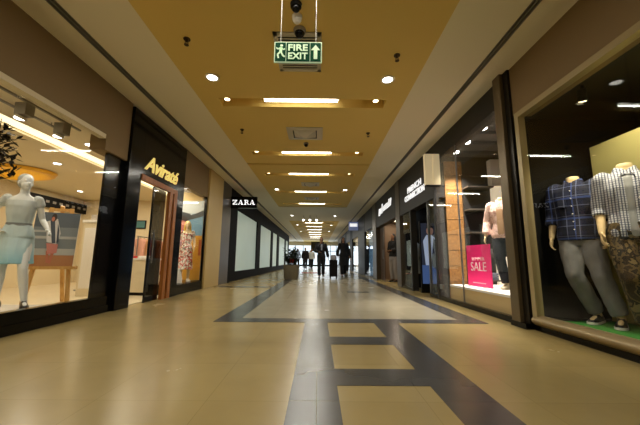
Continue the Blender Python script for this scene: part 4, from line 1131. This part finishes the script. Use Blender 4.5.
for x, y, lab in ((3.6, 6.3, 'bright ceiling lamp above pink sign, nearest the camera'), (3.63, 7.1, 'bright ceiling lamp above pink sign, middle of three'), (3.67, 7.8, 'bright ceiling lamp above pink sign, farthest of three')):
    if t0 is None:
        t0 = thing('window_downlight', lab, 'ceiling light', (x, y, 3.9), 0, 'lamps above the pink sign')
        b = BM(); cyl(b, (0, 0, .0), (0, 0, .08), .07); obj('lamp_can', b, M_GREY, t0, True)
        b = BM(); ball(b, (0, 0, -.0), (.085, .085, .04), 16); obj('lens', b, M_LAMP, t0, True)
    else: copy_thing(t0, (x, y, 3.9), lab)
    spot('window_down_lamp', (x, y, 3.84), (x+.3, y-.1, .4), SALE_W*6, 95, (1, .93, .82))
# SALE sign: faces the corridor and the camera
s = thing('sale_sign', 'pink SALE sign standing on the white window platform', 'sign', (3.74, 7.16, .43), R(-86))
b = BM(); box(b, -.46, -.012, 0, .46, .012, .96, .004); obj('sign_board', b, M_PINK, s)
for x in (-.3, .3):
    b = BM(); box(b, x-.03, -.1, 0, x+.03, .1, .014); obj('foot', b, M_STEEL, s)
M_SW = mat('sale_white', c(250, 240, 240), .6)
place_text('lettering', fit(text_mesh('SALE', .29, .003, offset=-.002), .6, .2), M_SW, s, (0, -.014, .46), 'cam')
place_text('small_lettering', fit(text_mesh('SUMMER', .15, .003, offset=-.003), .5, .07), M_SW, s, (0, -.014, .635), 'cam')
b = BM(); box(b, -.25, -.015, .08, .25, -.012, .095); obj('underline', b, M_SW, s)
# pink shirt mannequin
fg = Fig(False, True, elr=(-.25, .03, 1.15), wrr=(-.27, -.07, .9), ell=(.27, .05, 1.16), wrl=(.26, -.05, .92), knr=(-.06, -.1, .5), anr=(-.02, .02, .083), knl=(.13, -.05, .49), anl=(.17, .0, .083))
mq = thing('mannequin', 'headless mannequin in pale pink shirt and navy trousers by sale sign', 'mannequin', (4.03, 6.58, .43), R(-46), 'shop window mannequins')
mq.scale = (.95,)*3
part('body', fg.body(.007), M_MANC, mq); neck_cap(fg, mat('cap_cream', None), mq)
part('shirt', fg.shirt(.026, .86, 1.8), blotch('pink_print', [c(226, 190, 176), c(206, 164, 148), c(232, 204, 190), c(190, 150, 136)], 16), mq); part('collar', fg.collar(), mat('pink_collar', c(206, 170, 150), .85), mq)
b = BM(); box(b, -.05, -.152, .93, .05, -.13, 1.36, .006); part('vest_front', b, mat('tan_print', c(188, 150, 112), .85), mq)
part('trousers', fg.trousers(.022, 1.0, .93), mat('navy_cloth', c(13, 14, 22), .9), mq)
for s_ in 'rl': part('shoe', fg.shoe(s_), mat('cream_leather', c(222, 206, 176), .5), mq)
t = thing('shoulder_bag', 'pink patterned bag standing behind the pink shirt mannequin', 'bag', (4.45, 6.1, .43), R(-50))
b = BM(); loft(b, [ell(0, 0, 0, .2, .1, 16), ell(0, 0, .02, .22, .11, 16), ell(0, 0, .25, .19, .07, 16), ell(0, 0, .36, .15, .03, 16)]); obj('bag_body', b, blotch('pink_bag', [c(220, 80, 110), c(236, 200, 200), c(200, 60, 90)], 22), t, True)
b = BM(); tube(b, [(-.1, 0, .34), (-.08, 0, .52), (0, 0, .6), (.08, 0, .52), (.1, 0, .34)], .012, 8); obj('strap', b, mat('pink_strap', c(190, 60, 90), .6), t, True)

# ------------------------------------------------------------------ cream blade box
M_CREAMGLOW = mat('cream_glow', c(226, 210, 168), .5, emit=.3, ecol=c(240, 220, 176))  # emission put into the cream to brighten the box
t = thing('blade_sign', 'blank cream projecting sign box beside the charcoal storefront', 'sign', (XR-.205, 7.92, 3.44))
b = BM(); box(b, -.2, -.06, -.43, .0, .06, .43, .008); obj('sign_half', b, M_CREAMGLOW, t)
b = BM(); box(b, .01, -.06, -.43, .2, .06, .43, .008); obj('sign_half', b, M_CREAMGLOW, t)
b = BM(); box(b, -.2, -.062, -.46, .2, .062, -.43); obj('bottom_cap', b, M_BLKM, t)

# ------------------------------------------------------------------ charcoal storefront with two line sign
FZ = 2.78
bm = BM(); box(bm, XR, SY1, FZ, XR+.3, 12.0, H+.17); box(bm, XR, 8.35, 0, XR+.12, 8.48, FZ); box(bm, XR, 10.62, 0, XR+.2, 10.74, FZ)
struct('wall_storefront_charcoal', bm, M_CHAR, 'charcoal storefront with white two line sign on right', 'storefront')
w = thing('window_12', 'narrow dark window left of the charcoal shop doorway', 'shop window', (XR, 0, 0), 0, None, 'structure')
b = BM(); box(b, .05, 10.74, .1, .065, 12.0, FZ); obj('pane', b, M_GLASS, w)
b = BM(); box(b, 0, 10.74, 0, .1, 12.0, .1); obj('window_base', b, M_BLK, w)
w = thing('window_13', 'narrow dark window right of the charcoal shop doorway', 'shop window', (XR, 0, 0), 0, None, 'structure')
b = BM(); box(b, .05, 8.48, .1, .065, 9.05, FZ); obj('pane', b, M_GLASS, w)
b = BM(); box(b, 0, 8.48, 0, .1, 9.05, .1); obj('window_base', b, M_BLK, w)
b = BM(); box(b, .02, 9.03, 0, .09, 9.07, FZ); obj('window_frame', b, M_STEEL, w)
s = thing('shop_sign', 'white FRENCH CONNECTION lettering on the charcoal fascia', 'sign', (XR-.012, 10.15, 3.38))
place_text('lettering', fit(text_mesh('FRENCH', .25, .01, offset=.004), 1.45, .2), M_WLET, s, (0, -.05, .14), 'right')
place_text('lettering', fit(text_mesh('CONNECTION', .25, .01, offset=.004), 2.1, .2), M_WLET, s, (0, 0, -.12), 'right')
bm = BM(); box(bm, 6.2, 8.5, 0, 6.3, 12.1, FZ+.5); box(bm, XR+.2, 12.0, 0, 6.2, 12.1, FZ+.5); struct('wall_charcoal_shop', bm, M_BLKM, 'black walls inside the charcoal shop', 'wall')
bm = BM(); box(bm, XR+.2, 8.5, FZ+.3, 6.2, 12.0, FZ+.36); struct('ceiling_charcoal_shop', bm, M_BLKM, 'black ceiling inside the charcoal shop', 'ceiling')
pc = thing('poster_lightbox', 'bright poster of person in blue inside the charcoal shop doorway', 'poster', (3.66, 9.95, .012))
PE = lambda n, r, g, b_: mat('lit_'+n, c(r, g, b_), .5, emit=.45, ecol=c(r, g, b_))
picture(pc, .58, 1.95, .28, [(R4(0, 0, 1, 1), PE('paleblue', 44, 50, 66)), (R4(0, 0, 1, .3), PE('blue', 70, 96, 150)), ([(.2, .3), (.8, .3), (.9, .72), (.6, .8), (.3, .8), (.1, .7)], PE('shirtw', 170, 186, 216)), ([(.5, .3), (.9, .2), (.95, .6), (.7, .76)], PE('navy', 30, 36, 60)),
                        (EL(.5, .87, .2, .075), PE('face', 150, 116, 104)), ([(.28, .9), (.34, .97), (.6, .98), (.74, .9), (.6, .92), (.4, .92)], PE('dark', 26, 22, 24))], m_back=M_BLKM)
b = BM(); box(b, -.32, .02, 0, .32, .12, 2.3); obj('stand', b, M_BLKM, pc)
t = thing('display_torso', 'pale garment on a stand in narrow window of charcoal shop', 'display stand', (3.62, 11.4, .012))
b = BM(); disc(b, (0, 0, 0), .16, .02); cyl(b, (0, 0, .02), (0, 0, 1.1), .018); obj('stand', b, M_STEEL, t, True)
b = BM(); loft(b, [ell(0, 0, .55, .2, .14), ell(0, 0, .85, .17, .12), ell(0, 0, 1.1, .14, .1), ell(0, 0, 1.4, .2, .12), ell(0, 0, 1.6, .18, .09), ell(0, 0, 1.68, .06, .06)]); obj('garment', b, mat('pale_grey_cloth', c(170, 176, 180), .85), t, True)
b = BM(); ball(b, (0, 0, 1.82), (.09, .11, .13)); obj('head', b, M_BLKM, t, True)
area('fc_lamp', (3.7, 11.35, FZ+.28), .2, .8, 4, (.85, .95, 1))
tt = thing('window_lamp_fitting', 'flat lamp panel in narrow window of charcoal shop', 'ceiling light', (3.7, 11.35, FZ+.3)); b = BM(); box(b, -.12, -.42, -.01, .12, .42, 0); obj('lamp_box', b, M_WHITE, tt)

# ------------------------------------------------------------------ brown shop with woman in doorway
bm = BM(); box(bm, XR-.02, 12.0, 0, XR+.4, 12.6, H+.17, .01); struct('column', bm, M_DARKST, 'dark stone pilaster right of the brown shop doorway', 'pilaster')
bm = BM(); box(bm, XR, 12.6, FZ+.05, XR+.3, 17.0, H+.17); struct('wall_storefront_brown', bm, M_CHAR, 'charcoal fascia over the brown shop doorway', 'storefront')
s = thing('shop_sign', 'white slanted lettering on fascia above the woman in doorway', 'sign', (XR-.012, 14.6, 3.6))
b = BM()
for y_, z0, z1, w_ in ((1.45, -.24, .12, .1), (1.25, -.24, .1, .1), (1.02, -.18, .08, .12), (.7, -.2, .26, .1), (.35, -.14, .1, .1), (.1, -.14, .1, .12), (-.2, -.14, .12, .1), (-.5, -.14, .1, .1), (-.8, -.14, .22, .1), (-1.1, -.12, .2, .12)):
    prism(b, [(y_+w_, z0), (y_-w_*.5, z0), (y_-w_*1.6, z1), (y_-w_*.1, z1)], lambda u, v, q: (q, u, v), -.01, .01)
obj('lettering', b, M_WLET, s)
M_BROWN = mat('brown_wall', c(122, 100, 78), .6, var=.1, scale=2)
bm = BM(); box(bm, 4.9, 12.6, 0, 5.0, 17.1, FZ+.6); box(bm, XR+.3, 17.0, 0, 4.9, 17.1, FZ+.6); box(bm, XR+.4, 12.5, 0, 4.9, 12.6, FZ+.6); struct('wall_brown_shop', bm, M_BROWN, 'brown walls inside the shop behind the standing woman', 'wall')
bm = BM(); box(bm, XR+.3, 12.6, FZ+.35, 4.9, 17.0, FZ+.4); struct('ceiling_brown_shop', bm, M_CREAM, 'pale ceiling inside the brown shop', 'ceiling')
t0 = None
for y, lab in ((13.4, 'downlight in brown shop ceiling, nearer the camera'), (14.9, 'downlight in brown shop ceiling, middle'), (16.2, 'downlight in brown shop ceiling, farther from the camera')):
    if t0 is None:
        t0 = thing('shop_downlight', lab, 'ceiling light', (4.1, y, FZ+.35), 0, 'downlights in the brown shop')
        b = BM(); ringz(b, (0, 0, -.012), .09, .12, .012); obj('bezel', b, M_WHITE, t0, True)
        b = BM(); disc(b, (0, 0, -.01), .09, .008); obj('lamp', b, M_LAMP, t0, True)
    else: copy_thing(t0, (4.1, y, FZ+.35), lab)
    area('brown_lamp', (4.1, y, FZ+.32), .2, .2, 9, (1, .82, .6))
t = thing('wall_door', 'brown panel door set at left of the brown shop opening', 'door', (XR+.2, 16.45, 0))
b = BM(); box(b, 0, -.5, 0, .06, .5, FZ); obj('door_leaf', b, mat('dim_brown', c(86, 66, 52), .5), t)
b = BM(); cyl(b, (-.05, -.38, 1.1), (-.05, -.38, 1.6), .02); cyl(b, (-.05, -.38, 1.15), (0, -.38, 1.15), .012); cyl(b, (-.05, -.38, 1.55), (0, -.38, 1.55), .012); obj('door_handle', b, M_STEEL, t, True)

# ------------------------------------------------------------------ far right storefronts
def far_col(y0, y1, m_, lab): 
    b = BM(); box(b, XR-.02, y0, 0, XR+.4, y1, H+.17, .01); struct('column', b, m_, lab, 'pilaster')
far_col(17.0, 18.1, M_DARKST, 'dark pilaster left of the brown shop')
M_BLUEP = mat('pale_blue_glow', c(150, 190, 220), .4, emit=.3, ecol=c(120, 176, 226))
M_WHITEP = mat('warm_white_glow', c(240, 230, 210), .4, emit=.9, ecol=c(255, 236, 200))
FARW = [(18.1, 21.3, M_BLUEP, 'pale blue lit shop window beyond the brown shop'), (24.8, 29.0, M_WHITEP, 'warm white lit shop window far along right side'), (31.0, 35.0, mat('grey_glow', c(120, 124, 130), .5, emit=.12, ecol=c(150, 160, 180)), 'dim grey shop window far along the right side'), (37.0, 42.0, M_WHITEP, 'warm white lit shop window near the far end')]
for i, (a, e, m_, lab) in enumerate(FARW):
    w = thing('window_%d' % (14+i), lab, 'shop window', (XR, 0, 0), 0, None, 'structure')
    b = BM(); box(b, .05, a, .1, .065, e, 3.0); obj('pane', b, M_GLASS, w)
    b = BM(); box(b, .3, a, .1, .34, e, 3.0); obj('lit_back', b, m_, w)
    b = BM(); box(b, 0, a, 3.0, .4, e, H+.17); obj('header', b, M_CHAR, w)
    b = BM(); box(b, 0, a, 0, .4, e, .1); obj('window_base', b, M_BLK, w)
far_col(21.3, 24.8, M_CHAR, 'grey pilaster beyond the pale blue window')
far_col(29.0, 31.0, M_BLKM, 'black pilaster between far right shop windows')
far_col(35.0, 37.0, M_BLKM, 'black pilaster beyond the dim grey window')
far_col(42.0, 50.0, M_DARKST, 'dark end stretch of the right wall')
s = thing('blade_sign', 'small blue white lit sign projecting far along right side', 'sign', (XR-.42, 24.4, 3.75))
b = BM(); box(b, -.38, -.07, -.34, .38, .07, .34, .01); obj('sign_box', b, mat('blue_sign', c(120, 130, 170), .4, emit=.25, ecol=c(150, 164, 210)), s)
b = BM(); box(b, -.3, -.08, -.05, .3, -.07, .2); obj('sign_face', b, M_WLET, s)
b = BM(); box(b, .38, -.02, -.02, .44, .02, .02); obj('bracket', b, M_BLKM, s)

# ------------------------------------------------------------------ far end
bm = BM(); box(bm, -14, YF-.3, 3.55, 4, YF, H+.3); struct('wall_end_upper', bm, M_BAND, 'cream wall above the daylight glazing at the far end', 'wall')
bm = BM(); box(bm, -1.2, YF-.4, 2.6, 1.0, YF-.3, H+.2); struct('wall_end', bm, M_CHAR, 'dark lintel over the bright doors at the far end', 'wall')
area('day_lamp', (-4, YF-.5, 1.9), 15, 3.2, 170, (.8, .91, 1), (R(90), 0, R(180)))
w = thing('window_9', 'bright daylight glazing at the far end of corridor', 'window', (0, YF, 0), 0, None, 'structure')
b = BM(); box(b, -14, .0, 0, 4, .05, 3.6); obj('daylight_pane', b, mat('daylight', (.8, .9, 1, 1), .5, emit=DAY*.35, ecol=(.74, .88, 1, 1)), w)
b = BM()
for x in (-12, -10, -8, -6, -4, -2.6, -1.2, 1.0, 2.2, 3.2): box(b, x-.05, -.12, 0, x+.05, 0, 3.6)
box(b, -14, -.12, 2.55, 4, 0, 2.65); box(b, -14, -.12, 0, 4, 0, .25); obj('window_frame', b, M_BLKM, w)
bm = BM(); box(bm, -14, 42, H, -4.0, YF, H+.06); struct('ceiling_end', bm, M_BAND, 'cream ceiling over the bright area at the far end', 'ceiling')
bm = BM(); box(bm, -14, 41.7, 0, XL-.3, 42, H+.3); struct('wall_end_side', bm, M_WALL, 'side wall hidden behind the black storefront', 'wall')

# ================================================================== PLANTER, PEOPLE
t = thing('stone_planter', 'square stone planter with dark plant near the black storefront', 'planter', (-1.4, 16.4, .004)); t.scale = (.9, .9, .85)
b = BM(); loft(b, [ell(0, 0, 0, .36, .36, 24, 6), ell(0, 0, .1, .4, .4, 24, 6), ell(0, 0, .72, .43, .43, 24, 6), ell(0, 0, .8, .46, .46, 24, 6), ell(0, 0, .86, .46, .46, 24, 6), ell(0, 0, .86, .38, .38, 24, 6), ell(0, 0, .78, .37, .37, 24, 6)]); obj('planter_box', b, M_STONE, t, True)
b = BM(); loft(b, [ell(0, 0, .76, .36, .36, 24, 6), ell(0, 0, .8, .36, .36, 24, 6)]); obj('soil', b, mat('soil', c(40, 30, 22), .95, var=.3, scale=40), t)
b = BM(); stems = []
for i in range(20):
    a = i*2.4; r_ = .1+.22*random.random(); e = V3(math.cos(a)*r_*1.6, math.sin(a)*r_*1.6, 1.2+.75*random.random()); p0 = V3(math.cos(a)*.12, math.sin(a)*.12, .78)
    tube(b, [p0, p0.lerp(e, .5)+V3(0, 0, .1), e], [.014, .011, .006], 6); stems.append((p0, e))
obj('stem', b, mat('stem_green', c(50, 60, 34), .7), t, True)
b = BM()
for p0, e in stems:
    for k_ in range(20):
        p_ = p0.lerp(e, (.3+.038*k_)); d = V3(random.uniform(-1, 1), random.uniform(-1, 1), random.uniform(-.4, .8)).normalized(); u, v = frame_of(d); L_ = random.uniform(.16, .26)
        f0 = [p_, p_+d*L_*.45+u*.075+v*.012, p_+d*L_, p_+d*L_*.45-u*.075+v*.012]; quad(b, f0)
obj('leaves', b, M_LEAF, t)
b = BM()
for k_ in range(5):
    a = k_*1.3; cc = V3(.05+.1*math.cos(a), -.3+.06*math.sin(a), 1.15+.08*math.sin(a*2))
    for q in range(6):
        d = V3(math.cos(q*1.05), -.5, math.sin(q*1.05)).normalized(); u, v = frame_of(d); quad(b, [cc, cc+d*.05+u*.025, cc+d*.08, cc+d*.05-u*.025])
obj('red_flower', b, mat('red_petal', c(170, 30, 24), .6), t)

def person(lab, x, y, rz, top, legs, female=False, hair=0., scale=1.0, hands=None, coat=False, pose=None, top_len=.86, group='people in the corridor'):
    fg = Fig(female, False, **(pose or {}))
    p_ = thing('person', lab, 'person', (x, y, .004), rz, group); p_.scale = (scale,)*3
    part('body', fg.body(.009), M_SKIN, p_)
    part('hair', fg.hair(hair), M_HAIR, p_)
    if coat:
        part('coat', dress(fg, .5, 1.485, (.22, .17), .011, .03, 0), top, p_)
        part('sleeves', fg.shirt(.026, 1.22, 1.9, .011), top, p_)
    else: part('jacket', fg.shirt(.028, top_len, 1.88, .011), top, p_)
    part('trousers', fg.trousers(.018, 1.0, .95, .011), legs, p_)
    for s_ in 'rl': part('shoe', fg.shoe(s_), M_SHOE, p_)
    return fg, p_
WALK = dict(knr=(-.1, -.13, .51), anr=(-.1, -.2, .085), knl=(.09, -.0, .49), anl=(.1, .22, .12))
pose = dict(WALK); pose.update(elr=(-.27, -.02, 1.17), wrr=(-.12, -.22, 1.12), ell=(.26, .06, 1.15), wrl=(.32, .1, .88))
fg, p_ = person('man in dark suit walking towards camera pulling a suitcase', .2, 18.1, R(4), M_DSUIT, M_DSUIT, pose=pose, scale=1.0)
b = BM(); box(b, -.035, -.155, 1.2, .035, -.13, 1.46, .004); part('shirt_front', b, mat('pale_shirt', c(150, 156, 170), .8), p_)
t = thing('rolling_suitcase', 'black upright rolling suitcase pulled beside the man in suit', 'suitcase', (.88, 17.5, .004), R(6)); t.scale = (1.0, 1.0, 1.12)
b = BM(); box(b, -.22, -.14, .09, .22, .14, .92, .03); obj('case_body', b, M_BLKM, t)
b = BM(); box(b, -.18, -.16, .2, .18, -.14, .5, .01); obj('front_pocket', b, M_BLKM, t)
b = BM(); tube(b, [(-.11, .1, .9), (-.11, .1, 1.16), (.11, .1, 1.16), (.11, .1, .9)], .014, 8); obj('pull_handle', b, M_STEEL, t, True)
for sx in (-.17, .17):
    for sy in (-.1, .1):
        b = BM(); cyl(b, (sx-.02, sy, .045), (sx+.02, sy, .045), .045); obj('wheel', b, M_BLKM, t, True)
t = tag(obj('travel_bag', (lambda b: (loft(b, [ell(0, 0, 0, .16, .1, 16, 3), ell(0, 0, .05, .19, .12, 16, 3), ell(0, 0, .22, .17, .1, 16, 3), ell(0, 0, .28, .08, .05, 16, 3)]), b)[1])(BM()), mat('pale_bag', c(150, 150, 156), .7), smooth=True, loc=(.88, 17.4, 1.035)), 'small pale bag resting on top of the rolling suitcase', 'bag')
person('woman in long black coat walking right of the suitcase', 1.62, 19.6, R(6), M_DCLOTH, M_DCLOTH, True, .15, 1.06, coat=True, pose=WALK)
person('person in dark clothes walking behind the woman in black coat', 2.35, 25.5, R(5), M_DCLOTH, mat('dark_jean', c(24, 26, 34), .85), False, 0, 1.0, pose=dict(WALK))
person('woman in black top and grey trousers standing inside brown doorway', 3.72, 15.1, R(-60), M_DCLOTH, mat('grey_trouser', c(134, 128, 124), .85), True, .22, 1.0, top_len=.92, pose=dict(elr=(-.2, -.04, 1.17), wrr=(-.06, -.2, 1.12), ell=(.2, -.04, 1.17), wrl=(.08, -.2, 1.14)))
person('far person in dark top left of the man in suit', -1.35, 33.0, R(10), M_DCLOTH, mat('dark_jean', None), pose=dict(WALK))
person('far person in pale blue top just left of the man', -2.35, 35.5, R(-12), mat('pale_blue_top', c(150, 164, 190), .85), mat('dark_jean', None), True, .1, pose=dict(WALK))
person('far person in white top nearest the red mat', -.75, 36.5, R(15), mat('white_top', c(200, 200, 196), .85), M_DCLOTH, pose=dict(WALK))
person('far person in grey top between the white and dark tops', -1.0, 42.0, R(-5), mat('grey_top', c(110, 110, 116), .85), M_DCLOTH, pose=dict(WALK))
person('farthest person in brown top near the bright end glazing', -3.1, 41.0, R(20), mat('brown_top', c(90, 66, 54), .85), M_DCLOTH, True, .1, pose=dict(WALK))
